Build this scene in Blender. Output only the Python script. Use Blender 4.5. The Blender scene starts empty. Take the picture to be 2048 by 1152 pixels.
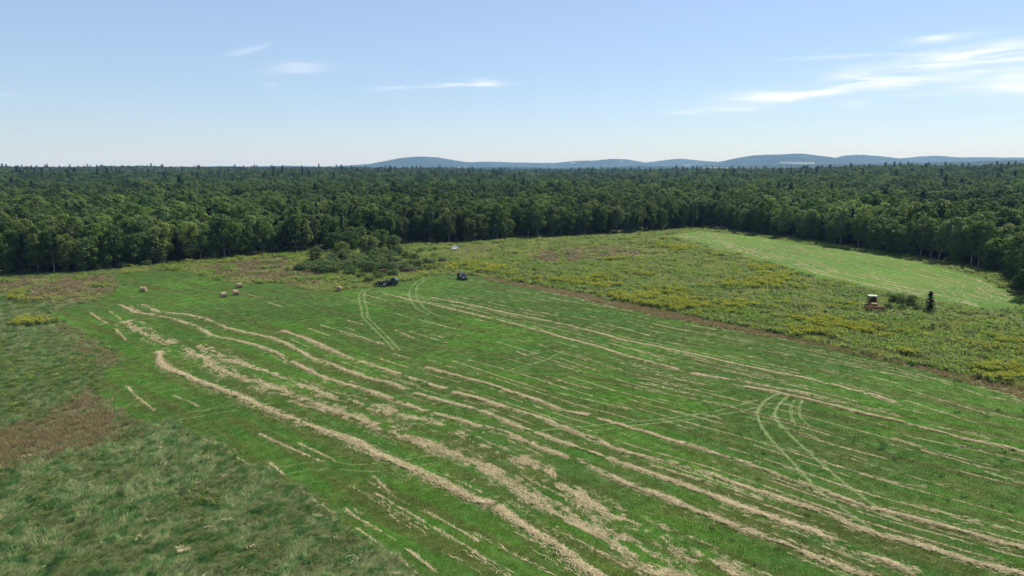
import bpy, math, random
import numpy as np
from mathutils import Vector, Matrix

random.seed(7)
RNG = np.random.default_rng(11)
SC = bpy.context.scene
COL = SC.collection
R = math.radians

# ---------------------------------------------------------------- camera
CAM_H, F_PX, HORIZ = 30.0, 1365.0, 330.0
PITCH = math.atan((576 - HORIZ) / F_PX)
cam = bpy.data.cameras.new('camera')
cam.sensor_width = 36.0
cam.lens = 36.0 * F_PX / 2048.0
cam.clip_start, cam.clip_end = 0.5, 60000
camo = bpy.data.objects.new('camera', cam)
COL.objects.link(camo)
camo.location = (0, 0, CAM_H)
camo.rotation_euler = (math.pi / 2 - PITCH, 0, 0)
SC.camera = camo

# ---------------------------------------------------------------- light and exposure
SUN_EL, SUN_AZ = R(53), R(46)          # azimuth measured from the view direction towards the right
sun = bpy.data.lights.new('sun', 'SUN')
sun.energy, sun.angle, sun.color = 4.2, R(0.53), (1.0, 0.95, 0.87)
suno = bpy.data.objects.new('sun', sun)
COL.objects.link(suno)
sd = Vector((math.sin(SUN_AZ) * math.cos(SUN_EL), math.cos(SUN_AZ) * math.cos(SUN_EL), math.sin(SUN_EL)))
suno.rotation_euler = sd.to_track_quat('Z', 'Y').to_euler()
suno.location = sd * 300
SC.view_settings.view_transform = 'Standard'
SC.view_settings.look = 'None'
SC.view_settings.exposure = 0.62
SC.view_settings.gamma = 1.0
SC.view_settings.use_curve_mapping = False
SC.render.engine = 'CYCLES'
cy = SC.cycles
cy.use_denoising = True
cy.denoiser = 'OPENIMAGEDENOISE'
cy.denoising_input_passes = 'RGB_ALBEDO_NORMAL'
cy.denoising_prefilter = 'ACCURATE'
cy.use_adaptive_sampling = False
cy.sampling_pattern = 'BLUE_NOISE'
cy.max_bounces, cy.diffuse_bounces, cy.glossy_bounces = 6, 2, 2
cy.transmission_bounces, cy.transparent_max_bounces, cy.volume_bounces = 3, 6, 0

W = bpy.data.worlds.new('World')
SC.world = W
W.use_nodes = True


class NT:
    """small node-graph writer"""
    def __init__(s, tree):
        s.t = tree
        s.n, s.l = tree.nodes, tree.links

    def add(s, kind, **kw):
        nd = s.n.new(kind)
        for k, v in kw.items():
            setattr(nd, k, v)
        return nd

    def put(s, sock, v):
        if isinstance(v, bpy.types.NodeSocket):
            s.l.new(v, sock)
        elif v is not None:
            if sock.type == 'RGBA' and not isinstance(v, (int, float)) and len(v) == 3:
                v = (*v, 1)
            sock.default_value = v

    def math(s, op, a, b=None, c=None, clamp=False):
        nd = s.add('ShaderNodeMath', operation=op, use_clamp=clamp)
        for i, v in enumerate((a, b, c)):
            if v is not None:
                s.put(nd.inputs[i], v)
        return nd.outputs[0]

    def mix(s, f, a, b, mode='MIX'):
        nd = s.add('ShaderNodeMix', data_type='RGBA', blend_type=mode)
        s.put(nd.inputs[0], f)
        s.put(nd.inputs[6], a)
        s.put(nd.inputs[7], b)
        return nd.outputs[2]

    def noise(s, vec, scale, detail=3, rough=0.5, dist=0.0):
        nd = s.add('ShaderNodeTexNoise')
        s.put(nd.inputs['Vector'], vec)
        nd.inputs['Scale'].default_value = scale
        nd.inputs['Detail'].default_value = detail
        nd.inputs['Roughness'].default_value = rough
        nd.inputs['Distortion'].default_value = dist
        return nd.outputs[0]

    def mapping(s, vec, loc=(0, 0, 0), rot=(0, 0, 0), scale=(1, 1, 1)):
        nd = s.add('ShaderNodeMapping')
        s.put(nd.inputs[0], vec)
        nd.inputs[1].default_value = loc
        nd.inputs[2].default_value = rot
        nd.inputs[3].default_value = scale
        return nd.outputs[0]

    def step(s, v, lo, hi, a=0.0, b=1.0):
        nd = s.add('ShaderNodeMapRange', interpolation_type='SMOOTHSTEP')
        s.put(nd.inputs[0], v)
        for i, q in enumerate((lo, hi, a, b)):
            nd.inputs[i + 1].default_value = q
        return nd.outputs[0]

    def pos(s):
        return s.add('ShaderNodeNewGeometry').outputs['Position']


# sky: Nishita plus thin cirrus
g = NT(W.node_tree)
g.n.clear()
sky = g.add('ShaderNodeTexSky', sky_type='NISHITA')
sky.sun_disc = False
sky.sun_elevation = SUN_EL
sky.sun_rotation = SUN_AZ
sky.altitude = 100
sky.air_density, sky.dust_density, sky.ozone_density = 1.0, 0.25, 2.0
tc = g.add('ShaderNodeTexCoord').outputs['Generated']
sx = g.add('ShaderNodeSeparateXYZ')
g.l.new(tc, sx.inputs[0])
az = g.math('MULTIPLY', g.math('ARCTAN2', sx.outputs[0], sx.outputs[1]), 57.2958)
el = g.math('MULTIPLY', g.math('ARCSINE', sx.outputs[2]), 57.2958)
cv = g.add('ShaderNodeCombineXYZ')
g.l.new(az, cv.inputs[0])
g.l.new(el, cv.inputs[1])
wob = g.noise(g.mapping(cv.outputs[0], scale=(0.16, 0.55, 1)), 1.0, 4, 0.6)
elw = g.math('ADD', el, g.math('MULTIPLY', g.math('SUBTRACT', wob, 0.5), 1.3))
fine = g.noise(g.mapping(cv.outputs[0], rot=(0, 0, R(-5)), scale=(0.14, 1.5, 1)), 1.0, 6, 0.58, 0.8)
total = None


def px_dir(x, y):
    vx, vy, vz = (x - 1024) / F_PX, -(y - 576) / F_PX, -1.0
    c, s_ = math.cos(math.pi / 2 - PITCH), math.sin(math.pi / 2 - PITCH)
    return Vector((vx, vy * c - vz * s_, vy * s_ + vz * c)).normalized()


# centre pixel, half width (deg), half height (deg), tilt, strength
CLOUDS = [(1680, 174, 6.4, 0.46, 5, 1.1), (1575, 191, 3.0, 0.34, 3, 0.75), (1712, 148, 1.9, 0.42, -3, 0.65), (1830, 160, 3.0, 0.30, 0, 0.55),
          (1870, 123, 3.0, 0.42, 2, 0.95), (2000, 97, 3.6, 0.50, 4, 0.9), (2045, 166, 3.2, 0.6, 0, 0.95), (1990, 126, 4.0, 0.13, 1, 0.6),
          (2200, 140, 5.0, 0.8, 0, 1.0), (1885, 78, 1.9, 0.26, 5, 0.75), (1700, 111, 5.0, 0.10, -2, 0.5),
          (1470, 217, 2.4, 0.24, 3, 0.62), (1720, 210, 1.6, 0.22, 1, 0.5), (1800, 188, 3.0, 0.16, 0, 0.45), (1980, 235, 1.4, 0.10, 0, 0.3),
          (597, 136, 2.0, 0.34, 5, 0.58), (495, 101, 1.5, 0.20, 20, 0.32), (975, 165, 1.1, 0.28, 0, 0.85),
          (930, 171, 3.2, 0.12, 2, 0.55), (780, 175, 1.8, 0.12, 3, 0.42), (540, 171, 0.5, 0.1, 0, 0.25),
          (5, 189, 0.9, 0.12, 0, 0.28), (1360, 227, 1.2, 0.1, 0, 0.4)]
for (cx, cyy, hw, hh, tilt, st) in CLOUDS:
    hh, st = hh * 1.08, st * 1.22
    d = px_dir(cx, cyy)
    a0, e0 = math.degrees(math.atan2(d.x, d.y)), math.degrees(math.asin(d.z))
    da, de = g.math('SUBTRACT', az, a0), g.math('SUBTRACT', elw, e0)
    ct, stt = math.cos(R(tilt)), math.sin(R(tilt))
    u = g.math('MULTIPLY_ADD', da, ct / hw, g.math('MULTIPLY', de, stt / hw))
    v = g.math('MULTIPLY_ADD', de, ct / hh, g.math('MULTIPLY', da, -stt / hh))
    q = g.math('ADD', g.math('MULTIPLY', u, u), g.math('MULTIPLY', v, v))
    m = g.math('MULTIPLY', g.math('EXPONENT', g.math('MULTIPLY', q, -1.0)), st)
    total = m if total is None else g.math('ADD', total, m)
# the same thin cirrus goes on, sparse, over the rest of the sky
gen = g.math('MULTIPLY', g.step(g.noise(g.mapping(cv.outputs[0], loc=(3, 7, 0), scale=(0.02, 0.09, 1)), 1.0, 3, 0.5), 0.6, 0.75),
             g.step(el, 14, 24, 0, 0.5))
total = g.math('ADD', total, gen)
cov = g.math('MULTIPLY', total, g.step(fine, 0.22, 0.74), clamp=True)
cov = g.math('MULTIPLY', cov, 0.86)
skyw = g.mix(1.0, sky.outputs[0], (0.88, 0.97, 1.10), 'MULTIPLY')      # the camera's cool white balance
skyw = g.mix(0.42, skyw, (4.3, 5.35, 7.0))      # thin high veil of summer haze over the whole sky
skyc = g.mix(cov, skyw, (8.6, 9.0, 9.6))
bg = g.add('ShaderNodeBackground')
g.l.new(skyc, bg.inputs[0])
bg.inputs[1].default_value = 0.081
wo = g.add('ShaderNodeOutputWorld')
g.l.new(bg.outputs[0], wo.inputs[0])


# ---------------------------------------------------------------- geometry helpers
def ground(x, y):
    """photo pixel (2048 wide) to a point of the level field"""
    d = px_dir(x, y)
    t = -CAM_H / d.z
    return (d.x * t, d.y * t)


def gp(pts):
    return [ground(*p) for p in pts]


def to_px(x, y, z=0.0):
    """points to photo pixels, for picking zones"""
    zc = z - CAM_H
    cp, sp = math.cos(PITCH), math.sin(PITCH)
    depth = y * cp - zc * sp
    up = y * sp + zc * cp
    return 1024 + F_PX * x / depth, 576 - F_PX * up / depth


def hash2(ix, iy, seed=0):
    n = (ix.astype(np.int64) * 374761393 + iy.astype(np.int64) * 668265263 + seed * 974711) & 0x7fffffff
    n = ((n ^ (n >> 13)) * 1274126177) & 0x7fffffff
    return ((n ^ (n >> 16)) & 0xffff) / 65535.0


def vnoise(x, y, seed=0):
    x, y = np.asarray(x, float), np.asarray(y, float)
    ix, iy = np.floor(x), np.floor(y)
    fx, fy = x - ix, y - iy
    fx, fy = fx * fx * (3 - 2 * fx), fy * fy * (3 - 2 * fy)
    a, b = hash2(ix, iy, seed), hash2(ix + 1, iy, seed)
    c, d = hash2(ix, iy + 1, seed), hash2(ix + 1, iy + 1, seed)
    return (a * (1 - fx) + b * fx) * (1 - fy) + (c * (1 - fx) + d * fx) * fy


def fbm(x, y, seed=0, o=3):
    s, a, t = 0, 1.0, 0
    for k in range(o):
        s = s + a * vnoise(x * 2 ** k, y * 2 ** k, seed + k * 17)
        t += a
        a *= 0.5
    return s / t


def inside(px, py, poly):
    px, py = np.asarray(px), np.asarray(py)
    res = np.zeros(px.shape, bool)
    n = len(poly)
    for i in range(n):
        x1, y1 = poly[i]
        x2, y2 = poly[(i + 1) % n]
        if y1 == y2:
            continue
        c = ((y1 > py) != (y2 > py)) & (px < (x2 - x1) * (py - y1) / (y2 - y1) + x1)
        res ^= c
    return res


def smooth(a, b, v):
    t = np.clip((np.asarray(v, float) - a) / (b - a), 0, 1)
    return t * t * (3 - 2 * t)


def np_mesh(name, V, F, mats, fattr=None, midx=None, smoothf=False):
    """mesh from arrays; F is (n,3) or (n,4)"""
    me = bpy.data.meshes.new(name)
    V = np.ascontiguousarray(V, np.float32)
    F = np.ascontiguousarray(F, np.int32)
    n, k = F.shape
    me.vertices.add(len(V))
    me.vertices.foreach_set('co', V.ravel())
    me.loops.add(n * k)
    me.loops.foreach_set('vertex_index', F.ravel())
    me.polygons.add(n)
    me.polygons.foreach_set('loop_start', np.arange(0, n * k, k, dtype=np.int32))
    for m in (mats if isinstance(mats, (list, tuple)) else [mats]):
        me.materials.append(m)
    if midx is not None:
        me.polygons.foreach_set('material_index', np.ascontiguousarray(midx, np.int32))
    if fattr is not None:
        a = me.attributes.new('lv', 'FLOAT', 'FACE')
        a.data.foreach_set('value', np.ascontiguousarray(fattr, np.float32))
    me.update(calc_edges=True)
    if smoothf:
        me.polygons.foreach_set('use_smooth', np.ones(n, bool))
    return me


def link(name, me, parent=None, loc=None, rot=None, scale=None):
    o = bpy.data.objects.new(name, me)
    COL.objects.link(o)
    if parent is not None:
        o.parent = parent
    if loc is not None:
        o.location = loc
    if rot is not None:
        o.rotation_euler = rot
    if scale is not None:
        o.scale = scale
    return o


def tag(o, label=None, cat=None, group=None, kind=None):
    if label:
        o['label'] = label
    if cat:
        o['category'] = cat
    if group:
        o['group'] = group
    if kind:
        o['kind'] = kind
    return o


# ---------------------------------------------------------------- materials
def material(name):
    m = bpy.data.materials.new(name)
    m.use_nodes = True
    t = NT(m.node_tree)
    t.n.clear()
    out = t.add('ShaderNodeOutputMaterial')
    return m, t, out


def principled(t, out, col, rough=0.8, spec=0.3, metal=0.0, bump=None, bstr=0.3, bdist=0.05):
    b = t.add('ShaderNodeBsdfPrincipled')
    t.put(b.inputs['Base Color'], col)
    t.put(b.inputs['Roughness'], rough)
    t.put(b.inputs['Specular IOR Level'], spec)
    t.put(b.inputs['Metallic'], metal)
    if bump is not None:
        bn = t.add('ShaderNodeBump')
        bn.inputs['Strength'].default_value = bstr
        bn.inputs['Distance'].default_value = bdist
        t.l.new(bump, bn.inputs['Height'])
        t.l.new(bn.outputs[0], b.inputs['Normal'])
    t.l.new(b.outputs[0], out.inputs[0])
    return b


def plain(name, col, rough=0.6, spec=0.3, metal=0.0, wear=0.25, scale=4.0, dirt=(0.12, 0.09, 0.06)):
    m, t, out = material(name)
    n = t.noise(t.pos(), scale, 5, 0.6)
    c = t.mix(t.math('MULTIPLY', t.step(n, 0.45, 0.7), wear), col, dirt)
    principled(t, out, c, rough, spec, metal)
    return m


def leafy(name, cols, trans=0.35, rough=0.5, spec=0.25, use_pos=None, jitter=0.5, tcol=(1.25, 1.45, 0.55), stand=0.0):
    """foliage: colour picked per plant, jittered per leaf, light shining through"""
    m, t, out = material(name)
    oi = t.add('ShaderNodeObjectInfo').outputs['Random']
    if use_pos:
        f = t.step(t.noise(t.pos(), use_pos, 3, 0.55), 0.3, 0.7)
        f = t.math('MULTIPLY_ADD', t.math('SUBTRACT', oi, 0.5), 0.45, f, clamp=True)
    else:
        f = oi
    cr = t.add('ShaderNodeValToRGB')
    el_ = cr.color_ramp.elements
    while len(el_) < len(cols):
        el_.new(0.5)
    for i, c in enumerate(cols):
        el_[i].position = i / max(1, len(cols) - 1)
        el_[i].color = (*c, 1)
    t.l.new(f, cr.inputs[0])
    lv = t.add('ShaderNodeAttribute', attribute_name='lv').outputs['Fac']
    j = t.math('MULTIPLY_ADD', lv, jitter * 2, 1 - jitter)
    if stand:                                # stands of lighter and darker kinds
        sn = t.step(t.noise(t.mapping(t.pos(), scale=(1, 1, 0)), 0.011, 4, 0.6), 0.35, 0.65, 1 - stand, 1 + stand)
        j = t.math('MULTIPLY', j, sn)
    hs = t.add('ShaderNodeHueSaturation')
    t.l.new(cr.outputs[0], hs.inputs['Color'])
    t.l.new(j, hs.inputs['Value'])
    hs.inputs['Hue'].default_value = 0.5
    col = hs.outputs[0]
    b = t.add('ShaderNodeBsdfPrincipled')
    t.l.new(col, b.inputs['Base Color'])
    b.inputs['Roughness'].default_value = rough
    b.inputs['Specular IOR Level'].default_value = spec
    tr = t.add('ShaderNodeBsdfTranslucent')
    t.l.new(t.mix(1.0, col, tcol, 'MULTIPLY'), tr.inputs[0])
    mx = t.add('ShaderNodeMixShader')
    mx.inputs[0].default_value = trans
    t.l.new(b.outputs[0], mx.inputs[1])
    t.l.new(tr.outputs[0], mx.inputs[2])
    t.l.new(mx.outputs[0], out.inputs[0])
    return m


MOW_ROT = R(-38)      # set below from the windrows' run


def field_color(t, kind):
    p = t.pos()
    if kind == 'mown':
        mp = t.mapping(p, rot=(0, 0, MOW_ANG), scale=(1, 1, 1))
        st = t.noise(t.mapping(mp, scale=(0.03, 0.55, 0)), 1.0, 4, 0.6)
        st2 = t.noise(t.mapping(mp, loc=(5, 3, 0), scale=(0.05, 1.7, 0)), 1.0, 3, 0.6)
        big = t.noise(t.mapping(p, scale=(1, 1, 0)), 0.045, 4, 0.55, 0.4)
        mid = t.noise(t.mapping(p, loc=(9, 2, 0), scale=(1, 1, 0)), 0.22, 4, 0.6)
        fin = t.noise(t.mapping(p, scale=(1, 1, 0)), 3.0, 5, 0.65)
        a = t.mix(t.step(big, 0.38, 0.58), GREEN_A, GREEN_B)
        a = t.mix(t.math('MULTIPLY', t.step(mid, 0.42, 0.68), 0.65), a, OLIVE)
        a = t.mix(t.math('MULTIPLY', t.step(st, 0.44, 0.62), 0.75), a, OLIVE_D)
        a = t.mix(t.math('MULTIPLY', t.step(st2, 0.56, 0.74), 0.28), a, STRAW)
        a = t.mix(t.math('MULTIPLY', t.step(fin, 0.35, 0.7), 0.5), a, GREEN_C)
        return a, fin
    return None


GREEN_A, GREEN_B, GREEN_C = (0.070, 0.166, 0.018), (0.049, 0.116, 0.017), (0.046, 0.100, 0.016)
OLIVE, OLIVE_D, STRAW = (0.094, 0.108, 0.022), (0.080, 0.082, 0.022), (0.28, 0.23, 0.10)

_a, _b = ground(720, 777), ground(1536, 1071)
MOW_ANG = -math.atan2(_b[1] - _a[1], _b[0] - _a[0])

# ground below the rough meadow
M_ground, t, out = material('meadow_soil')
p = t.pos()
c = t.mix(t.step(t.noise(p, 0.06, 4), 0.35, 0.65), (0.075, 0.095, 0.034), (0.105, 0.102, 0.050))
c = t.mix(t.math('MULTIPLY', t.step(t.noise(p, 0.5, 5, 0.6), 0.45, 0.7), 0.6), c, (0.052, 0.072, 0.026))
far = t.step(t.add('ShaderNodeCameraData').outputs['View Distance'], 0, 1) if False else None
principled(t, out, c, 0.95, 0.1, bump=t.noise(p, 2.0, 5, 0.7), bstr=0.6, bdist=0.15)

M_mown, t, out = material('mown_grass')
c, fin = field_color(t, 'mown')
principled(t, out, c, 0.9, 0.12, bump=t.noise(t.pos(), 6.0, 4, 0.7), bstr=0.7, bdist=0.06)

M_stub, t, out = material('mown_blades')
c, fin = field_color(t, 'mown')
lv = t.add('ShaderNodeAttribute', attribute_name='lv').outputs['Fac']
hs = t.add('ShaderNodeHueSaturation')
t.l.new(c, hs.inputs['Color'])
t.l.new(t.math('MULTIPLY_ADD', lv, 0.9, 0.75), hs.inputs['Value'])
b = t.add('ShaderNodeBsdfPrincipled')
t.l.new(hs.outputs[0], b.inputs['Base Color'])
b.inputs['Roughness'].default_value = 0.6
b.inputs['Specular IOR Level'].default_value = 0.15
tr = t.add('ShaderNodeBsdfTranslucent')
t.l.new(t.mix(1.0, hs.outputs[0], (1.2, 1.5, 0.5), 'MULTIPLY'), tr.inputs[0])
mx = t.add('ShaderNodeMixShader')
mx.inputs[0].default_value = 0.4
t.l.new(b.outputs[0], mx.inputs[1])
t.l.new(tr.outputs[0], mx.inputs[2])
t.l.new(mx.outputs[0], out.inputs[0])

M_far, t, out = material('far_mown_grass')
p = t.pos()
_a, _b = ground(1500, 490), ground(1900, 580)
mp = t.mapping(p, rot=(0, 0, -math.atan2(_b[1] - _a[1], _b[0] - _a[0])))
st = t.noise(t.mapping(mp, scale=(0.02, 0.34, 0)), 1.0, 4, 0.6)
st2 = t.noise(t.mapping(mp, loc=(3, 8, 0), scale=(0.06, 0.8, 0)), 1.0, 4, 0.65)
c = t.mix(t.step(t.noise(p, 0.03, 3), 0.4, 0.62), (0.074, 0.160, 0.012), (0.052, 0.136, 0.009))
c = t.mix(t.math('MULTIPLY', t.step(st, 0.46, 0.58), 0.45), c, (0.130, 0.125, 0.040))
c = t.mix(t.math('MULTIPLY', t.step(st2, 0.50, 0.64), 0.42), c, (0.19, 0.155, 0.065))
principled(t, out, c, 0.9, 0.1, bump=t.noise(p, 3.0, 4, 0.7), bstr=0.6, bdist=0.1)


def patch_mat(name, c1, c2, c3):
    m, t, out = material(name)
    p = t.pos()
    c = t.mix(t.step(t.noise(p, 0.35, 4, 0.6), 0.38, 0.62), c1, c2)
    c = t.mix(t.math('MULTIPLY', t.step(t.noise(p, 2.2, 4, 0.65), 0.45, 0.7), 0.7), c, c3)
    principled(t, out, c, 0.95, 0.08, bump=t.noise(p, 4.0, 4, 0.7), bstr=0.6, bdist=0.1)
    return m


M_brown = patch_mat('dry_brown_turf', (0.122, 0.112, 0.056), (0.148, 0.130, 0.070), (0.100, 0.110, 0.044))
M_patch = patch_mat('thin_brown_turf', (0.092, 0.098, 0.044), (0.110, 0.106, 0.052), (0.080, 0.090, 0.036))
M_tan = patch_mat('dry_tan_turf', (0.120, 0.105, 0.052), (0.090, 0.095, 0.040), (0.155, 0.125, 0.068))
M_dirt = patch_mat('bare_dirt', (0.095, 0.085, 0.050), (0.075, 0.078, 0.038), (0.12, 0.10, 0.065))

# vegetation
M_leaf = leafy('broad_leaves', [(0.046, 0.082, 0.026), (0.074, 0.120, 0.034), (0.102, 0.152, 0.038), (0.100, 0.136, 0.060), (0.165, 0.205, 0.064)], 0.36, 0.6, 0.14, stand=0.3)
M_needle = leafy('needles', [(0.034, 0.060, 0.024), (0.050, 0.080, 0.030), (0.066, 0.098, 0.034)], 0.25, 0.6, 0.2, jitter=0.4)
M_shrub = leafy('shrub_leaves', [(0.112, 0.152, 0.078), (0.084, 0.128, 0.046), (0.135, 0.175, 0.070)], 0.40, 0.6, 0.15)
M_weed = leafy('weed_leaves', [(0.128, 0.200, 0.040), (0.190, 0.262, 0.052), (0.240, 0.275, 0.098), (0.150, 0.185, 0.062)], 0.47, use_pos=0.12)
M_gold = leafy('goldenrod_flowers', [(0.25, 0.28, 0.040), (0.37, 0.35, 0.034), (0.20, 0.25, 0.045)], 0.35, 0.8, 0.1, tcol=(1.1, 1.1, 0.6))
M_tall = leafy('tall_grass_blades', [(0.078, 0.154, 0.048), (0.126, 0.214, 0.066), (0.186, 0.250, 0.094), (0.285, 0.280, 0.145), (0.148, 0.222, 0.078)], 0.46, 0.6, 0.12, use_pos=0.7, jitter=0.8)
M_rough = leafy('meadow_grass_blades', [(0.170, 0.230, 0.058), (0.235, 0.262, 0.088), (0.305, 0.280, 0.125), (0.200, 0.245, 0.070)], 0.47, 0.6, 0.2, use_pos=0.09)
M_dryb = leafy('dry_brown_blades', [(0.220, 0.180, 0.088), (0.300, 0.250, 0.130), (0.190, 0.195, 0.078)], 0.42, 0.7, 0.1, use_pos=0.3, tcol=(1.1, 1.0, 0.8))
M_dryt = leafy('dry_tan_blades', [(0.13, 0.135, 0.050), (0.20, 0.165, 0.085), (0.27, 0.205, 0.115), (0.12, 0.13, 0.050)], 0.32, 0.7, 0.1, use_pos=0.2, tcol=(1.1, 1.0, 0.8))
M_hay = leafy('hay_straw', [(0.52, 0.425, 0.245), (0.61, 0.505, 0.305), (0.46, 0.375, 0.21)], 0.25, 0.75, 0.15, use_pos=0.4, jitter=0.4, tcol=(1, 0.95, 0.8))
M_track = leafy('flattened_grass', [(0.17, 0.25, 0.055), (0.22, 0.28, 0.08), (0.14, 0.22, 0.045)], 0.2, 0.6, 0.25, use_pos=0.5)
M_bark, t, out = material('bark')
n = t.noise(t.mapping(t.pos(), scale=(6, 6, 1)), 1.0, 5, 0.7)
principled(t, out, t.mix(n, (0.05, 0.042, 0.035), (0.15, 0.135, 0.12)), 0.9, 0.1)
M_birch, t, out = material('pale_bark')
n = t.noise(t.mapping(t.pos(), scale=(2, 2, 7)), 1.0, 4, 0.7)
principled(t, out, t.mix(t.step(n, 0.4, 0.65), (0.32, 0.30, 0.28), (0.10, 0.09, 0.08)), 0.85, 0.1)

# ---------------------------------------------------------------- the lie of the land
AZK = [-60, -37, -25, -12, -4, 3, 11, 19, 28, 37, 60]
HK = [4, 3.0, 1.5, 0.5, -3, -6, -3, 3.5, 11.0, 12.5, 12]


def terr(x, y):
    x, y = np.asarray(x, float), np.asarray(y, float)
    r = np.hypot(x, y)
    a = np.degrees(np.arctan2(x, y))
    h = np.interp(a, AZK, HK)
    peak = np.interp(a, [-60, 0, 20, 60], [2600, 2000, 1350, 1250])
    rise = smooth(380, 1.0, np.minimum(r, 380)) * 0 + smooth(0, 1, np.clip((r - 380) / (peak - 380), 0, 1))
    drop = smooth(0, 1, np.clip((r - peak) / 1800, 0, 1))
    und = (fbm(x / 260, y / 260, 5) - 0.5) * 16 * smooth(450, 1300, r) * (1 - smooth(3500, 5000, r))
    return h * rise * (1 - drop) - 14 * drop + und


NA = 240
rr = np.concatenate([[0.0], np.geomspace(12, 14600, 100)])
aa = np.linspace(-math.pi, math.pi, NA, endpoint=False)
RRg, AAg = np.meshgrid(rr[1:], aa, indexing='ij')
X, Y = RRg * np.sin(AAg), RRg * np.cos(AAg)
Z = terr(X, Y)
V = np.stack([X, Y, Z], -1).reshape(-1, 3)
V = np.vstack([V, [[0, 0, 0]]])
nr = len(rr) - 1
i, j = np.meshgrid(np.arange(nr - 1), np.arange(NA), indexing='ij')
j2 = (j + 1) % NA
F = np.stack([i * NA + j, i * NA + j2, (i + 1) * NA + j2, (i + 1) * NA + j], -1).reshape(-1, 4)
fr = (rr[1:][i] + rr[1:][np.minimum(i + 1, nr - 1)]).ravel() / 2
M_floor, t, out = material('wooded_ground')
p = t.pos()
c = t.mix(t.step(t.noise(p, 0.004, 5, 0.6), 0.4, 0.62), (0.022, 0.040, 0.014), (0.034, 0.052, 0.018))
c = t.mix(t.step(t.noise(p, 0.05, 3, 0.6), 0.4, 0.7), c, (0.014, 0.026, 0.010))
principled(t, out, c, 0.95, 0.05, bump=t.noise(p, 0.06, 4, 0.6), bstr=1.0, bdist=10)
me = np_mesh('ground', V, F[:, ::-1], [M_ground, M_floor], midx=(fr > 420).astype(int), smoothf=True)
# close the middle
import bmesh
bm = bmesh.new()
bm.from_mesh(me)
bm.verts.ensure_lookup_table()
ring = [bm.verts[k] for k in range(NA)]
cvt = bm.verts[len(V) - 1]
for k in range(NA):
    bm.faces.new((cvt, ring[(k + 1) % NA], ring[k]))
bmesh.ops.recalc_face_normals(bm, faces=bm.faces[:])
bm.to_mesh(me)
bm.free()
tag(link('ground', me), kind='structure')

# distant hills, each a mound of its own at its own distance
M_hill, t, out = material('hill_forest')
p = t.pos()
c = t.mix(t.step(t.noise(p, 0.0022, 6, 0.65), 0.38, 0.64), (0.022, 0.042, 0.016), (0.040, 0.060, 0.024))
c = t.mix(t.step(t.noise(p, 0.016, 4, 0.65), 0.45, 0.7), c, (0.014, 0.028, 0.012))
principled(t, out, c, 0.95, 0.05, bump=t.noise(p, 0.02, 4, 0.7), bstr=1.0, bdist=18)
M_clear = patch_mat('hill_pasture', (0.20, 0.22, 0.12), (0.26, 0.24, 0.15), (0.15, 0.19, 0.08))


HILLV = []


def hill(name, prof, D, s, seed, clear=()):
    xs = [q[0] for q in prof]
    az_, zt = [], []
    for (x, y) in prof:
        d = px_dir(x, y)
        az_.append(math.degrees(math.atan2(d.x, d.y)))
        zt.append(CAM_H + D * d.z / math.hypot(d.x, d.y))
    a = np.linspace(az_[0], az_[-1], int(len(prof) * 16))
    top = np.interp(a, az_, zt)
    k = np.hanning(13)
    k /= k.sum()
    pad = np.pad(top, 6, mode='edge')
    top = np.convolve(pad, k, 'valid')
    rr_ = np.linspace(D - 3.0 * s, D + 3.0 * s, 60)
    A, Rr = np.meshgrid(np.radians(a), rr_, indexing='ij')
    x, y = Rr * np.sin(A), Rr * np.cos(A)
    wob_ = (fbm(np.degrees(A) * 0.9 + seed * 7, Rr / 900, seed) - 0.5)
    q = (Rr - D * (1 + 0.03 * wob_)) / s
    body = np.exp(-np.abs(q) ** 1.8)
    edge = smooth(0, 1, np.minimum(np.arange(len(a)), len(a) - 1 - np.arange(len(a))) / 10)[:, None]
    z = -26 + (top[:, None] + 26) * body * (0.15 + 0.85 * edge) + wob_ * 34 * (1 - np.abs(body - 0.5) * 2) * edge
    z += (fbm(x / 60, y / 60, seed + 3, 2) - 0.5) * 9
    V = np.stack([x, y, z], -1).reshape(-1, 3)
    HILLV.append(V)
    n1, n2 = x.shape
    i, j = np.meshgrid(np.arange(n1 - 1), np.arange(n2 - 1), indexing='ij')
    F = np.stack([i * n2 + j, (i + 1) * n2 + j, (i + 1) * n2 + j + 1, i * n2 + j + 1], -1).reshape(-1, 4)
    mi = np.zeros(len(F), int)
    cx = V[F].mean(1)
    if clear:
        ppx, ppy = to_px(cx[:, 0], cx[:, 1], cx[:, 2])
        for (ex, ey, ew, eh) in clear:
            w_ = ew * (0.7 + 0.6 * vnoise(cx[:, 0] / 130, cx[:, 1] / 130, seed))
            mi[(((ppx - ex) / w_) ** 2 + ((ppy - ey) / eh) ** 2 < 1) & (cx[:, 1] < D)] = 1
    tag(link(name, np_mesh(name, V, F[:, ::-1], [M_hill, M_clear], midx=mi, smoothf=True)), kind='structure')


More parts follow.
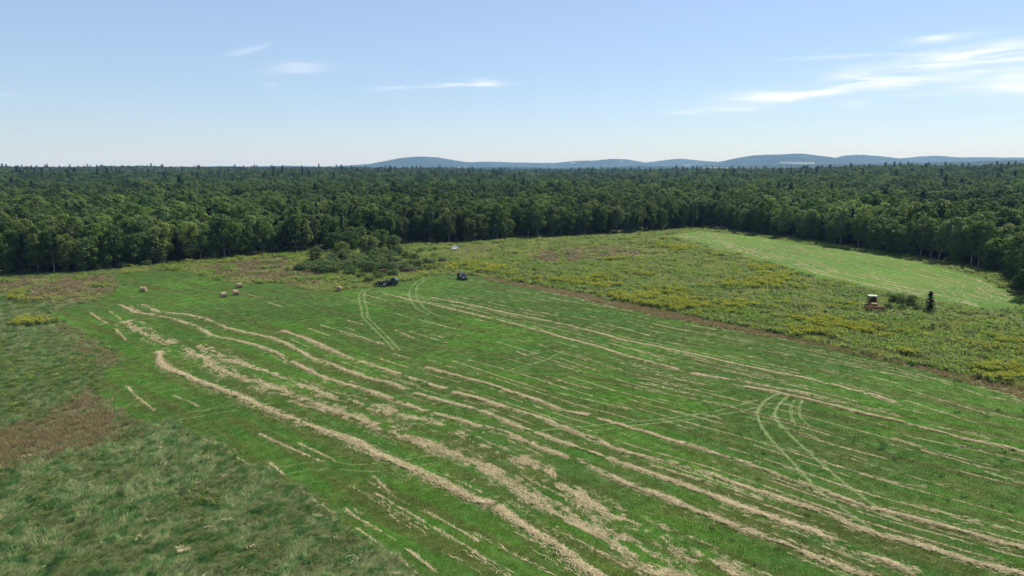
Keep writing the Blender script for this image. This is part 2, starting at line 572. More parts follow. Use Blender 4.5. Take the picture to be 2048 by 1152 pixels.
hill('hill', [(330, 337), (390, 334), (440, 332), (500, 333.5), (560, 331.5), (620, 332.5), (700, 334), (760, 337)], 8200, 700, 1)
hill('hill', [(640, 334), (690, 331), (740, 328), (770, 322), (800, 316), (830, 313), (870, 314), (900, 319), (930, 324), (975, 328), (1010, 334)], 9200, 800, 2)
hill('hill', [(860, 328), (930, 324.5), (980, 323), (1024, 325), (1110, 326), (1145, 322), (1185, 321), (1220, 318), (1250, 318), (1290, 325), (1340, 331)],
     10400, 900, 3, clear=[(1146, 325, 5, 1.2), (1243, 323, 5, 1.0)])
hill('hill', [(1230, 330), (1290, 325.5), (1330, 320), (1360, 317), (1400, 321), (1440, 324), (1500, 330)], 11600, 900, 4)
hill('hill', [(1380, 331), (1440, 323), (1480, 315), (1510, 310), (1560, 309), (1600, 307), (1630, 310), (1670, 315.5), (1700, 320), (1740, 328)],
     9000, 800, 5, clear=[(1600, 326, 32, 2.2), (1570, 325.5, 9, 1.6)])
hill('hill', [(1610, 326), (1670, 315.5), (1690, 311), (1720, 309), (1760, 312), (1800, 317), (1850, 322), (1900, 328)], 10600, 800, 6)
hill('hill', [(1740, 326), (1800, 317), (1840, 313), (1880, 311.5), (1920, 315), (1960, 314), (2000, 315), (2048, 315), (2120, 313), (2240, 318), (2400, 322)], 11800, 900, 7)
# nearer wooded rises in front of the hills
hill('hill', [(780, 339), (860, 337), (950, 335), (1030, 334), (1110, 336), (1200, 335), (1290, 332), (1380, 333), (1460, 332), (1550, 330), (1650, 329),
              (1760, 327), (1880, 325), (2000, 321), (2060, 320), (2150, 319), (2300, 322)], 5400, 600, 8, clear=[(1440, 336, 36, 1.0)])

# ---------------------------------------------------------------- zones of the field, outlines wobbled
MOWN = [(830, 1152), (720, 1085), (655, 1030), (600, 985), (545, 950), (500, 925), (450, 893), (400, 868), (345, 845), (275, 846), (215, 808), (190, 780),
        (205, 752), (240, 722), (212, 698), (180, 680), (150, 655), (100, 628), (130, 614), (200, 602), (232, 580), (232, 548), (300, 541), (370, 542),
        (420, 556), (450, 565), (500, 568), (560, 565), (605, 578), (640, 582), (690, 580), (740, 573), (800, 568), (850, 553), (900, 548), (955, 553),
        (1000, 565), (1100, 585), (1250, 618), (1400, 650), (1550, 676), (1700, 706), (1850, 742), (2048, 798), (2300, 880), (2700, 1100), (2700, 1500),
        (1200, 1500), (1000, 1300)]
BROWN = [(925, 548), (1000, 559), (1100, 575), (1250, 606), (1400, 638), (1600, 678), (1800, 724), (2048, 780), (2300, 845), (2300, 895), (2048, 802), (1850, 745),
         (1700, 709), (1550, 679), (1400, 653), (1250, 621), (1100, 588), (1000, 568), (950, 554)]
BROWN2 = [(186, 778), (218, 812), (278, 850), (200, 880), (120, 905), (0, 955), (-200, 1000), (-200, 900), (0, 868), (50, 842), (110, 812), (150, 790)]
BROWN3 = [(88, 622), (104, 630), (152, 657), (182, 682), (214, 700), (238, 722), (205, 735), (175, 705), (140, 668), (100, 645)]
TAN1 = [(330, 536), (420, 530), (500, 520), (590, 512), (640, 540), (650, 576), (605, 574), (560, 561), (480, 563), (430, 551), (375, 538)]
TAN2 = [(-150, 558), (0, 556), (150, 552), (228, 548), (228, 580), (190, 600), (110, 612), (60, 600), (20, 585), (-150, 580)]
TAN3 = [(1060, 505), (1130, 496), (1185, 495), (1240, 489), (1300, 502), (1280, 513), (1200, 522), (1110, 530), (1050, 520)]
DIRT = [(880, 500), (930, 492), (990, 488), (1010, 496), (960, 505), (945, 520), (900, 518)]
DIRT2 = [(1690, 622), (1745, 618), (1775, 628), (1735, 640), (1690, 636)]
FARF = [(1325, 471), (1400, 461), (1500, 471), (1620, 489), (1750, 508), (1870, 530), (1970, 557), (2030, 590), (2048, 610), (2040, 624), (1950, 618), (1860, 604),
        (1800, 591), (1700, 571), (1600, 547), (1500, 517), (1400, 488)]


def densify(poly, step_, wob_, seed):
    """world outline with small wobbles"""
    P = np.array(gp(poly))
    out_ = []
    for k in range(len(P)):
        a, b = P[k], P[(k + 1) % len(P)]
        L = np.hypot(*(b - a))
        n = max(1, int(L / step_))
        nrm = np.array([-(b - a)[1], (b - a)[0]]) / max(L, 1e-6)
        for q in range(n):
            pt = a + (b - a) * q / n
            wv = (fbm(pt[0] / 4.0 + seed, pt[1] / 4.0, seed) - 0.5) * 2 * wob_
            out_.append(pt + nrm * wv)
    return np.array(out_)


def sheet(name, poly, z, mat, step_=1.5, wob_=0.7, seed=0):
    P = densify(poly, step_, wob_, seed)
    me = bpy.data.meshes.new(name)
    me.from_pydata([(a, b, z) for a, b in P], [], [list(range(len(P)))])
    me.materials.append(mat)
    if me.polygons[0].normal.z < 0:
        me.flip_normals()
    o = link(name, me)
    return tag(o, kind='structure'), P


_, P_mown = sheet('mown_field', MOWN, 0.020, M_mown, 2.0, 0.8, 3)
_, P_far = sheet('far_field', FARF, 0.020, M_far, 2.5, 0.9, 5)
_, P_br = sheet('dry_grass_strip', BROWN, 0.012, M_brown, 2.0, 0.8, 7)
_, P_br2 = sheet('dry_grass_patch', BROWN2, 0.012, M_patch, 1.5, 1.2, 9)
_, P_br3 = sheet('dry_grass_patch', BROWN3, 0.014, M_patch, 1.5, 0.8, 10)
_, P_t1 = sheet('dry_grass_patch', TAN1, 0.012, M_tan, 1.5, 1.5, 12)
_, P_t2 = sheet('dry_grass_patch', TAN2, 0.012, M_tan, 2.0, 1.5, 13)
_, P_t3 = sheet('dry_grass_patch', TAN3, 0.012, M_tan, 2.0, 1.5, 14)
_, P_d1 = sheet('dirt_path', DIRT, 0.012, M_dirt, 2.0, 1.5, 15)
_, P_d2 = sheet('dirt_patch', DIRT2, 0.012, M_dirt, 1.5, 0.8, 16)

EDGE_PX = [(-420, 566), (-250, 560), (-100, 553), (0, 549), (100, 546), (200, 539), (330, 527), (420, 519), (500, 511), (600, 504), (680, 498), (800, 488), (870, 486),
           (940, 483), (1020, 477), (1100, 474), (1200, 469), (1300, 462), (1345, 458), (1420, 455), (1490, 464), (1600, 478), (1700, 494), (1800, 510), (1870, 519),
           (1950, 533), (2020, 552), (2055, 585), (2110, 622), (2230, 660), (2500, 720)]
EDGE = np.array(gp(EDGE_PX))


# ---------------------------------------------------------------- plant prototypes (meshes shared by all copies)
def quads(C, N, S, aspect=1.0, rng=RNG, spin=None):
    """leaf faces: centres, normals, sizes -> verts, faces"""
    n = len(C)
    N = N / np.maximum(np.linalg.norm(N, axis=1, keepdims=True), 1e-6)
    ref = rng.normal(size=(n, 3)) if spin is None else spin
    U = np.cross(N, ref)
    U /= np.maximum(np.linalg.norm(U, axis=1, keepdims=True), 1e-6)
    Wv = np.cross(N, U)
    s = (S / 2)[:, None]
    lift = N * s * 0.35
    V = np.stack([C - U * s * aspect - lift * 0, C - Wv * s * 0.8 + lift, C + U * s * aspect, C + Wv * s * 0.8 + lift], 1).reshape(-1, 3)
    F = np.arange(n * 4).reshape(-1, 4)
    return V, F


def tube(path, rad, k=7):
    path = [Vector(p) for p in path]
    V, F = [], []
    for i, p in enumerate(path):
        d = (path[min(i + 1, len(path) - 1)] - path[max(i - 1, 0)]).normalized()
        u = d.orthogonal().normalized()
        v = d.cross(u)
        for q in range(k):
            a = 2 * math.pi * q / k
            V.append(tuple(p + (u * math.cos(a) + v * math.sin(a)) * rad[i]))
    for i in range(len(path) - 1):
        for q in range(k):
            F.append((i * k + q, i * k + (q + 1) % k, (i + 1) * k + (q + 1) % k, (i + 1) * k + q))
    return V, F


def join_tubes(items, mat, name):
    V, F = [], []
    for (p_, r_) in items:
        v, f = tube(p_, r_)
        o = len(V)
        V += v
        F += [tuple(q + o for q in ff) for ff in f]
    return np_mesh(name, np.array(V), np.array(F), mat, smoothf=True)


def broad_tree(seed, H=14.5, Wd=7.0, base=0.22, lobes=16, leaves=2600, leaf=0.5, mat=None, bark=None, top=1.0):
    rng = np.random.default_rng(seed)
    limbs, C, N, S = [], [], [], []
    tw = [(0, 0, -0.3), (rng.normal() * 0.1, rng.normal() * 0.1, H * 0.25), (rng.normal() * 0.3, rng.normal() * 0.3, H * 0.55), (rng.normal() * 0.4, rng.normal() * 0.4, H * 0.88)]
    r0 = H * 0.0135
    limbs.append((tw, [r0 * 1.25, r0, r0 * 0.65, r0 * 0.2]))
    cs = []
    for k in range(lobes):
        f = (k + 0.5) / lobes
        z = H * (base + (0.90 - base) * f ** 0.85)
        env = Wd / 2 * math.sqrt(max(0.12, 1 - ((f - 0.52) / 0.62) ** 2))
        a = k * 2.399 + rng.normal() * 0.4
        d = env * rng.uniform(0.35, 0.80) if f < 0.95 else env * 0.25
        c = np.array([math.cos(a) * d, math.sin(a) * d, z])
        rad = rng.uniform(0.22, 0.33) * Wd * (0.75 + 0.35 * (1 - f)) * (16 / max(16, lobes)) ** 0.6
        cs.append((c, rad))
        zb = max(H * base * 0.8, z - d * 0.8 - 0.6)
        limbs.append(([(tw[1][0] * 0.5, tw[1][1] * 0.5, zb), (c[0] * 0.5, c[1] * 0.5, zb + (z - zb) * 0.4), tuple(c)], [r0 * 0.42, r0 * 0.28, r0 * 0.1]))
    per = leaves // lobes
    for (c, rad) in cs:
        u = rng.normal(size=(per, 3))
        u /= np.linalg.norm(u, axis=1, keepdims=True)
        bump = 0.72 + 0.5 * fbm(u[:, 0] * 2.2 + c[0] + seed, u[:, 1] * 2.2 + u[:, 2] * 1.7 + c[2], seed)
        rr_ = rad * bump * rng.uniform(0.45, 1.05, per) ** 0.55
        pt = c + u * rr_[:, None] * np.array([1, 1, 0.72])
        nn = u * 0.75 + rng.normal(size=(per, 3)) * 0.55 + np.array([0, 0, 0.45])
        C.append(pt)
        N.append(nn)
        S.append(leaf * rng.uniform(0.6, 1.35, per))
    V, F = quads(np.vstack(C), np.vstack(N), np.concatenate(S), rng=rng)
    cm = np_mesh('crown', V, F, mat or M_leaf, fattr=rng.random(len(F)))
    tm = join_tubes(limbs, bark or M_bark, 'trunk')
    return tm, cm


def spruce(seed, H=15.0, Rm=2.4, n=2200, leaf=0.5, base=0.06, mat=None):
    rng = np.random.default_rng(seed)
    levels = int(H * 1.9)
    C, N, S, limbs = [], [], [], [([(0, 0, -0.3), (0, 0, H * 0.5), (0, 0, H * 0.98)], [H * 0.012, H * 0.007, 0.02])]
    per = max(3, n // (levels * 7))
    for k in range(levels):
        f = (k + rng.uniform(-0.2, 0.2)) / levels
        z = H * (base + (0.985 - base) * max(0, f))
        L = Rm * (1 - max(0, f)) ** 0.85 * rng.uniform(0.75, 1.1) + 0.12
        for q in range(7):
            a = rng.uniform(0, 6.283)
            ln = L * rng.uniform(0.7, 1.1)
            tt = (np.arange(per) + rng.random(per)) / per
            droop = -0.25 * ln * tt ** 1.4
            x, y = np.cos(a) * ln * tt, np.sin(a) * ln * tt
            off = rng.normal(size=(per, 3)) * 0.10
            C.append(np.stack([x, y, z + droop], -1) + off)
            N.append(np.stack([np.cos(a) * np.ones(per) * 0.5, np.sin(a) * np.ones(per) * 0.5, np.ones(per)], -1) + rng.normal(size=(per, 3)) * 0.4)
            S.append(leaf * (1.1 - 0.45 * tt) * rng.uniform(0.7, 1.2, per))
            if q < 3 and k % 3 == 0:
                limbs.append(([(0, 0, z), (math.cos(a) * ln * 0.8, math.sin(a) * ln * 0.8, z - 0.2 * ln)], [0.04, 0.012]))
    V, F = quads(np.vstack(C), np.vstack(N), np.concatenate(S), 1.0, rng)
    return join_tubes(limbs, M_bark, 'trunk'), np_mesh('crown', V, F, mat or M_needle, fattr=rng.random(len(F)))


def pine(seed, H=20.0):
    """white pine: bare lower stem, flat layered boughs, ragged top"""
    rng = np.random.default_rng(seed)
    C, N, S, limbs = [], [], [], [([(0, 0, -0.3), (0.1, 0, H * 0.5), (0.2, 0.1, H * 0.98)], [H * 0.014, H * 0.009, 0.03])]
    for k in range(26):
        f = k / 25
        z = H * (0.35 + 0.63 * f)
        L = H * 0.17 * (1 - 0.72 * f) * rng.uniform(0.55, 1.15)
        for q in range(4):
            a = rng.uniform(0, 6.283)
            ln = L * rng.uniform(0.6, 1.15)
            limbs.append(([(0, 0, z), (math.cos(a) * ln, math.sin(a) * ln, z + 0.12 * ln)], [0.06, 0.015]))
            n = 16
            tt = rng.uniform(0.35, 1.05, n)
            sp = rng.normal(size=n) * 0.18 * ln
            x = np.cos(a) * ln * tt - np.sin(a) * sp
            y = np.sin(a) * ln * tt + np.cos(a) * sp
            C.append(np.stack([x, y, z + 0.12 * ln * tt + rng.normal(size=n) * 0.18], -1))
            N.append(np.array([0, 0, 1.0]) + rng.normal(size=(n, 3)) * 0.5)
            S.append(0.62 * rng.uniform(0.6, 1.3, n))
    V, F = quads(np.vstack(C), np.vstack(N), np.concatenate(S), 1.0, rng)
    return join_tubes(limbs, M_bark, 'trunk'), np_mesh('crown', V, F, M_needle, fattr=rng.random(len(F)))


BROAD = [broad_tree(1, 13.6, 7.6, 0.18, 28, 3400, 0.44), broad_tree(2, 14.6, 6.8, 0.2, 30, 3400, 0.44), broad_tree(3, 12.0, 7.4, 0.14, 26, 3200, 0.44), broad_tree(4, 15.0, 5.8, 0.22, 28, 3000, 0.42, bark=M_birch),
         broad_tree(5, 11.0, 7.0, 0.10, 26, 3000, 0.44), broad_tree(6, 15.5, 8.4, 0.24, 32, 3800, 0.46, bark=M_birch)]
SPRUCE = [spruce(21, 15, 3.1), spruce(22, 12, 2.7), spruce(23, 16, 2.9)]
PINE = [pine(31, 20), pine(32, 18)]


# ---------------------------------------------------------------- instancing of uncountable growth
def scatter(name, pts, rot, scl, pid, protos, label, cat):
    """one object whose points carry copies of small plant meshes"""
    me = bpy.data.meshes.new(name)
    n = len(pts)
    me.vertices.add(n)
    me.vertices.foreach_set('co', np.ascontiguousarray(pts, np.float32).ravel())
    for nm, ty, arr in (('rotv', 'FLOAT_VECTOR', rot), ('sclv', 'FLOAT_VECTOR', scl)):
        a = me.attributes.new(nm, ty, 'POINT')
        a.data.foreach_set('vector', np.ascontiguousarray(arr, np.float32).ravel())
    a = me.attributes.new('pid', 'INT', 'POINT')
    a.data.foreach_set('value', np.ascontiguousarray(pid, np.int32))
    o = link(name, me)
    ng = bpy.data.node_groups.new(name + '_growth', 'GeometryNodeTree')
    ng.interface.new_socket('Geometry', in_out='INPUT', socket_type='NodeSocketGeometry')
    ng.interface.new_socket('Geometry', in_out='OUTPUT', socket_type='NodeSocketGeometry')
    N_ = ng.nodes
    gi, go = N_.new('NodeGroupInput'), N_.new('NodeGroupOutput')

    def attr(nm, ty):
        q = N_.new('GeometryNodeInputNamedAttribute')
        q.data_type = ty
        q.inputs[0].default_value = nm
        return q.outputs[0]
    ra, sa, pa = attr('rotv', 'FLOAT_VECTOR'), attr('sclv', 'FLOAT_VECTOR'), attr('pid', 'INT')
    jn = N_.new('GeometryNodeJoinGeometry')
    for k, pm in enumerate(protos):
        src = bpy.data.objects.new(pm.name, pm)
        oi = N_.new('GeometryNodeObjectInfo')
        oi.inputs['Object'].default_value = src
        oi.inputs['As Instance'].default_value = True
        cmp_ = N_.new('FunctionNodeCompare')
        cmp_.data_type, cmp_.operation = 'INT', 'EQUAL'
        ng.links.new(pa, cmp_.inputs[2])
        cmp_.inputs[3].default_value = k
        ip = N_.new('GeometryNodeInstanceOnPoints')
        ng.links.new(gi.outputs[0], ip.inputs['Points'])
        ng.links.new(cmp_.outputs[0], ip.inputs['Selection'])
        ng.links.new(oi.outputs['Geometry'], ip.inputs['Instance'])
        ng.links.new(ra, ip.inputs['Rotation'])
        ng.links.new(sa, ip.inputs['Scale'])
        ng.links.new(ip.outputs[0], jn.inputs[0])
    ng.links.new(jn.outputs[0], go.inputs[0])
    md = o.modifiers.new('growth', 'NODES')
    md.node_group = ng
    return tag(o, label, cat, kind='stuff')


def jgrid(x0, x1, y0, y1, s, rng=RNG, jit=0.48):
    x, y = np.meshgrid(np.arange(x0, x1, s), np.arange(y0, y1, s))
    x = x.ravel() + rng.uniform(-jit, jit, x.size) * s
    y = y.ravel() + rng.uniform(-jit, jit, y.size) * s
    return x, y


# ---------------------------------------------------------------- forest
seg = np.hypot(*np.diff(EDGE, axis=0).T)
cum = np.concatenate([[0], np.cumsum(seg)])


def along(s):
    k = np.clip(np.searchsorted(cum, s, 'right') - 1, 0, len(seg) - 1)
    f = (s - cum[k]) / seg[k]
    p = EDGE[k] * (1 - f) + EDGE[k + 1] * f
    d = (EDGE[k + 1] - EDGE[k]) / seg[k]
    return p, np.array([-d[1], d[0]])       # point and the normal pointing into the wood


FOREST_POLY = [tuple(p) for p in EDGE] + [(900, -100), (1500, 400), (40000, 40000), (-40000, 40000), (-1500, 300), (-700, 100)]


def make_tree(name, proto, x, y, z, sc, rz, label, cat, group=None, tilt=0.0):
    root = bpy.data.objects.new(name, None)
    COL.objects.link(root)
    root.location = (x, y, z)
    root.scale = (sc[0], sc[0], sc[1])
    root.rotation_euler = (tilt, 0, rz)
    root.empty_display_size = 0.5
    tag(root, label, cat, group)
    link('trunk', proto[0], root)
    link('crown', proto[1], root)
    return root


rng = np.random.default_rng(5)
used = []


ROWN = ['front row', 'second row', 'third row']
BLOOK = ['round crowned', 'tall leafy', 'low spreading', 'slim pale-trunked', 'short bushy', 'wide pale-trunked']
SLOOK = ['pointed', 'short', 'tall']


def where(px):
    for lim, tx in ((110, 'at the very end of the wood past the lone bale'), (250, 'straight behind the small goldenrod corner'), (380, 'behind the lone bale'),
                    (500, 'straight behind the three bales'), (640, 'between the three bales and the thicket'), (760, 'behind the tall part of the thicket'),
                    (900, 'behind the low end of the thicket'), (1010, 'behind the white car'), (1130, 'at the near end of the meadow edge'), (1240, 'behind the tan patch of meadow'),
                    (1350, 'where meadow meets the far mown field'), (1480, 'around the tip of the far mown field'), (1620, 'beyond the narrow end of the far field'),
                    (1760, 'above the bulldozer'), (1880, 'above the lone young spruce'), (1980, 'beyond the wide end of the far field')):
        if px < lim:
            return tx
    return 'at the bend of the wood by the frame edge'


nb = ns = 0
s = 2.0
rows = [(0.5, 3.5), (4.4, 4.6), (8.6, 6.0)]
for ri, (off, sp) in enumerate(rows):
    s = rng.uniform(0, 3)
    while s < cum[-1]:
        p, nrm = along(s)
        o = off + rng.normal() * 1.1
        q = p + nrm * o
        ppx, ppy = to_px(q[0], q[1], 6.0)
        s += sp * rng.uniform(0.7, 1.3)
        if ppx < -60 or ppx > 2110 or q[1] < 20:
            continue
        if any((q[0] - u[0]) ** 2 + (q[1] - u[1]) ** 2 < 4 for u in used):
            continue
        used.append((q[0], q[1]))
        conif = rng.random() < (0.14 if 900 < ppx < 1500 else 0.07)
        if nb + ns > 325:
            continue
        k = rng.uniform(0.82, 1.12) * (0.92 if ri == 0 else 1.0)
        if conif:
            ns += 1
            ki = rng.integers(3)
            make_tree('spruce_tree', SPRUCE[ki], q[0], q[1], 0, (k * 1.05, k * rng.uniform(0.75, 1.0)), rng.uniform(0, 6.28),
                      'dark %s spruce, %s, %s' % (SLOOK[ki], ROWN[ri], where(ppx)), 'tree', 'spruces at the edge of the wood')
        else:
            nb += 1
            ki = rng.integers(6)
            make_tree('broadleaf_tree', BROAD[ki], q[0], q[1], 0, (k, k * rng.uniform(0.92, 1.08)), rng.uniform(0, 6.28),
                      '%s tree, %s, %s' % (BLOOK[ki], ROWN[ri], where(ppx)), 'tree', 'broadleaf trees at the edge of the wood', rng.normal() * 0.03)
print('edge trees', nb, ns)

USED = np.array(used)
PX, PY, PK, PS, PSZ = [], [], [], [], []


def wood(r0, r1, sp, scl, dense):
    x, y = jgrid(-r1 * 0.80, r1 * 0.80, 0, r1, sp, rng)
    r = np.hypot(x, y)
    a = np.degrees(np.arctan2(x, y))
    k = (r >= r0) & (r < r1) & (np.abs(a) < 46)
    x, y, r, a = x[k], y[k], r[k], a[k]
    k = inside(x, y, FOREST_POLY)
    x, y, r = x[k], y[k], r[k]
    if len(x) and r0 < 500:
        keep = np.ones(len(x), bool)
        for i0 in range(0, len(USED)):
            keep &= (x - USED[i0, 0]) ** 2 + (y - USED[i0, 1]) ** 2 > 7
        # stay clear of the outermost strip, which holds the single trees
        for i0 in range(len(EDGE) - 1):
            d = EDGE[i0 + 1] - EDGE[i0]
            L2 = (d ** 2).sum()
            tt = np.clip(((x - EDGE[i0, 0]) * d[0] + (y - EDGE[i0, 1]) * d[1]) / L2, 0, 1)
            keep &= np.hypot(x - EDGE[i0, 0] - tt * d[0], y - EDGE[i0, 1] - tt * d[1]) > 10.5
        x, y, r = x[keep], y[keep], r[keep]
    n = len(x)
    con = fbm(x / 70, y / 70, 9) + rng.normal(size=n) * 0.12
    u = rng.random(n)
    kind = rng.integers(0, 6, n)
    kind = np.where(con > 0.715, 6 + rng.integers(0, 3, n), kind)
    kind = np.where(u > np.where(r > 900, 0.988, 0.994), 9 + rng.integers(0, 2, n), kind)
    hsc = scl * rng.uniform(0.74, 1.10, n) * (0.80 + 0.42 * fbm(x / 38, y / 38, 31))
    PX.append(x); PY.append(y); PK.append(kind); PS.append(hsc); PSZ.append(hsc * rng.uniform(0.9, 1.1, n) * np.where(kind >= 9, np.where(r > 800, 1.02, 0.85), np.where(kind >= 6, 0.86, 1.0)))


wood(150, 520, 4.2, 1.02, True)
wood(520, 1100, 5.2, 1.08, False)
wood(1100, 2000, 6.8, 1.25, False)
wood(2000, 3600, 10.5, 1.55, False)
x, y, k_, s_, sz = map(np.concatenate, (PX, PY, PK, PS, PSZ))
z = terr(x, y) - 0.2
rz = rng.uniform(0, 6.283, len(x))
scatter('forest', np.stack([x, y, z], -1), np.stack([np.zeros_like(rz), np.zeros_like(rz), rz], -1), np.stack([s_ * 1.06, s_ * 1.06, np.where(sz > 1.3, 1.3 + (sz - 1.3) * 0.5, sz)], -1), k_,
        [q[1] for q in BROAD] + [q[1] for q in SPRUCE] + [q[1] for q in PINE],
        'dense mixed green forest stretching from the fields to the horizon', 'forest')
print('forest', len(x))


# ---------------------------------------------------------------- grass and weeds
def blades(name, seed, n, rad, l0, l1, w, lean0, lean1, bend, mat, dirv=None, seg=3):
    """a tuft of tapering, bending blades"""
    rng = np.random.default_rng(seed)
    V, F, A = [], [], []
    for k in range(n):
        r_, a_ = rad * math.sqrt(rng.random()), rng.uniform(0, 6.283)
        p = np.array([r_ * math.cos(a_), r_ * math.sin(a_), -0.02])
        h = rng.normal(0, 0.35) if dirv is not None else rng.uniform(0, 6.283)
        L = rng.uniform(l0, l1)
        th = rng.uniform(lean0, lean1)
        side = np.array([-math.sin(h), math.cos(h), 0]) * w * rng.uniform(0.7, 1.3) / 2
        o = len(V)
        for q in range(seg + 1):
            f = q / seg
            wd = 1 - 0.8 * f ** 1.5
            V += [p - side * wd, p + side * wd]
            th2 = th + bend * (q + 0.5) / seg
            st = L / seg
            p = p + np.array([math.cos(h) * math.sin(th2), math.sin(h) * math.sin(th2), math.cos(th2)]) * st
            if p[2] < 0.02:
                p[2] = 0.02
        for q in range(seg):
            F.append((o + 2 * q, o + 2 * q + 1, o + 2 * q + 3, o + 2 * q + 2))
            A.append(0)
        v = rng.random()
        A[-seg:] = [v] * seg
    return np_mesh(name, np.array(V), np.array(F), mat, fattr=np.array(A))


def weed(name, seed, h, wd, n, leaf, mat, top=None, ntop=0, tleaf=0.12):
    """leafy upright weed clump, with flower heads when top is given"""
    rng = np.random.default_rng(seed)
    st = rng.integers(4, 8)
    C, N, S, M = [], [], [], []
    stems = [(rng.normal() * wd * 0.3, rng.normal() * wd * 0.3, h * rng.uniform(0.7, 1.05)) for _ in range(st)]
    for (sx_, sy_, hh) in stems:
        m_ = n // st
        f = rng.random(m_) ** 0.8
        a = rng.uniform(0, 6.283, m_)
        r_ = wd * 0.32 * (1.1 - 0.6 * f) * np.sqrt(rng.random(m_))
        C.append(np.stack([sx_ * (0.6 + 0.5 * f) + np.cos(a) * r_, sy_ * (0.6 + 0.5 * f) + np.sin(a) * r_, hh * f], -1))
        N.append(np.stack([np.cos(a) * 0.6, np.sin(a) * 0.6, np.ones(m_) * 0.8], -1) + rng.normal(size=(m_, 3)) * 0.4)
        S.append(leaf * rng.uniform(0.6, 1.3, m_))
        M += [0] * m_
        if top is not None:
            t_ = ntop // st
            C.append(np.stack([sx_ * 1.1 + rng.normal(size=t_) * wd * 0.14, sy_ * 1.1 + rng.normal(size=t_) * wd * 0.14, hh * (0.98 + 0.14 * rng.random(t_))], -1))
            N.append(np.array([0, 0, 1.0]) + rng.normal(size=(t_, 3)) * 0.5)
            S.append(tleaf * rng.uniform(0.6, 1.3, t_))
            M += [1] * t_
    V, F = quads(np.vstack(C), np.vstack(N), np.concatenate(S), rng=rng)
    return np_mesh(name, V, F, [mat, top] if top is not None else [mat], fattr=rng.random(len(F)), midx=np.array(M))


P_lodged = [blades('lodged_tuft', 40 + k, 70, 0.36, 0.35, 0.80, 0.032, 0.30, 1.2, 0.85, M_tall, dirv=1, seg=4) for k in range(4)]
P_rough = [blades('rough_tuft', 50 + k, 60, 0.42, 0.30, 0.65, 0.040, 0.05, 0.6, 0.7, M_rough) for k in range(3)]
P_dryb = [blades('brown_tuft', 60 + k, 60, 0.42, 0.30, 0.60, 0.036, 0.05, 0.5, 0.5, M_dryb) for k in range(2)]
P_dryt = [blades('tan_tuft', 65 + k, 60, 0.42, 0.25, 0.55, 0.036, 0.1, 0.7, 0.6, M_dryt) for k in range(2)]
P_stub = [blades('stubble_tuft', 70 + k, 80, 0.46, 0.035, 0.085, 0.030, 0.0, 0.8, 0.5, M_stub, seg=2) for k in range(3)]
P_weed = [weed('weed_clump', 80 + k, 0.55 + 0.12 * k, 0.9, 90, 0.17, M_weed) for k in range(3)]
P_gold = [weed('goldenrod_clump', 90 + k, 0.95, 1.0, 80, 0.18, M_weed, M_gold, 64, 0.17) for k in range(3)]
P_dark = [weed('dock_clump', 96 + k, 0.42, 0.75, 80, 0.15, M_shrub) for k in range(2)]

rng = np.random.default_rng(77)
polys = dict(mown=P_mown, far=P_far, br=P_br, br2=P_br2, br3=P_br3, t1=P_t1, t2=P_t2, t3=P_t3, d1=P_d1, d2=P_d2)
PTS = []
for (r0, r1, sp) in ((36, 62, 0.36), (62, 95, 0.48), (95, 150, 0.66), (150, 230, 0.95), (230, 345, 1.3)):
    x, y = jgrid(-r1 * 0.76, r1 * 0.76, 20, r1, sp, rng)
    r = np.hypot(x, y)
    px_, py_ = to_px(x, y)
    k = (r >= r0) & (r < r1) & (px_ > -140) & (px_ < 2190) & (py_ < 1230)
    x, y = x[k], y[k]
    k = ~inside(x, y, FOREST_POLY)
    PTS.append(np.stack([x[k], y[k], np.full(k.sum(), sp)], -1))
PTS = np.vstack(PTS)
gx, gy, gs = PTS.T
gpx, gpy = to_px(gx, gy)
zone = np.full(len(gx), 0)          # 0 open meadow
for nm, code in (('t1', 5), ('t2', 5), ('t3', 5), ('br', 4), ('br2', 4), ('br3', 4), ('d1', 6), ('d2', 6), ('far', 2), ('mown', 1)):
    # ragged zone borders
    jw = 1.6 if nm in ('br2', 'br3', 't1', 't2', 't3', 'd1', 'd2') else 0.35
    jx = gx + rng.normal(size=len(gx)) * jw + (fbm(gx / 3, gy / 3, 41) - 0.5) * jw * 4
    jy = gy + rng.normal(size=len(gx)) * jw + (fbm(gx / 3, gy / 3, 42) - 0.5) * jw * 4
    zone[inside(jx, jy, polys[nm])] = code
left = (zone == 0) & (((gpx < 640) & ((gpy > 600) | (gpx < 240))) | ((gpx < 1000) & (gpy > 900)))
zone[left] = 3


def grow(name, sel, protos, label, cat, sbase, rotz=None, hvar=None, z=0.0):
    n = int(sel.sum())
    x, y, s_ = gx[sel], gy[sel], gs[sel]
    sc_ = np.clip((s_ / 0.42) ** 0.62, 0.85, 2.0) * sbase * rng.uniform(0.75, 1.25, n)
    hz = np.minimum(sc_, sbase * 1.25) * (1 if hvar is None else hvar[sel])
    rz_ = rng.uniform(0, 6.283, n) if rotz is None else rotz[sel]
    o = scatter(name, np.stack([x, y, np.full(n, z)], -1), np.stack([np.zeros(n), np.zeros(n), rz_], -1), np.stack([sc_, sc_, hz], -1),
                rng.integers(0, len(protos), n), protos, label, cat)
    print(name, n)
    return o


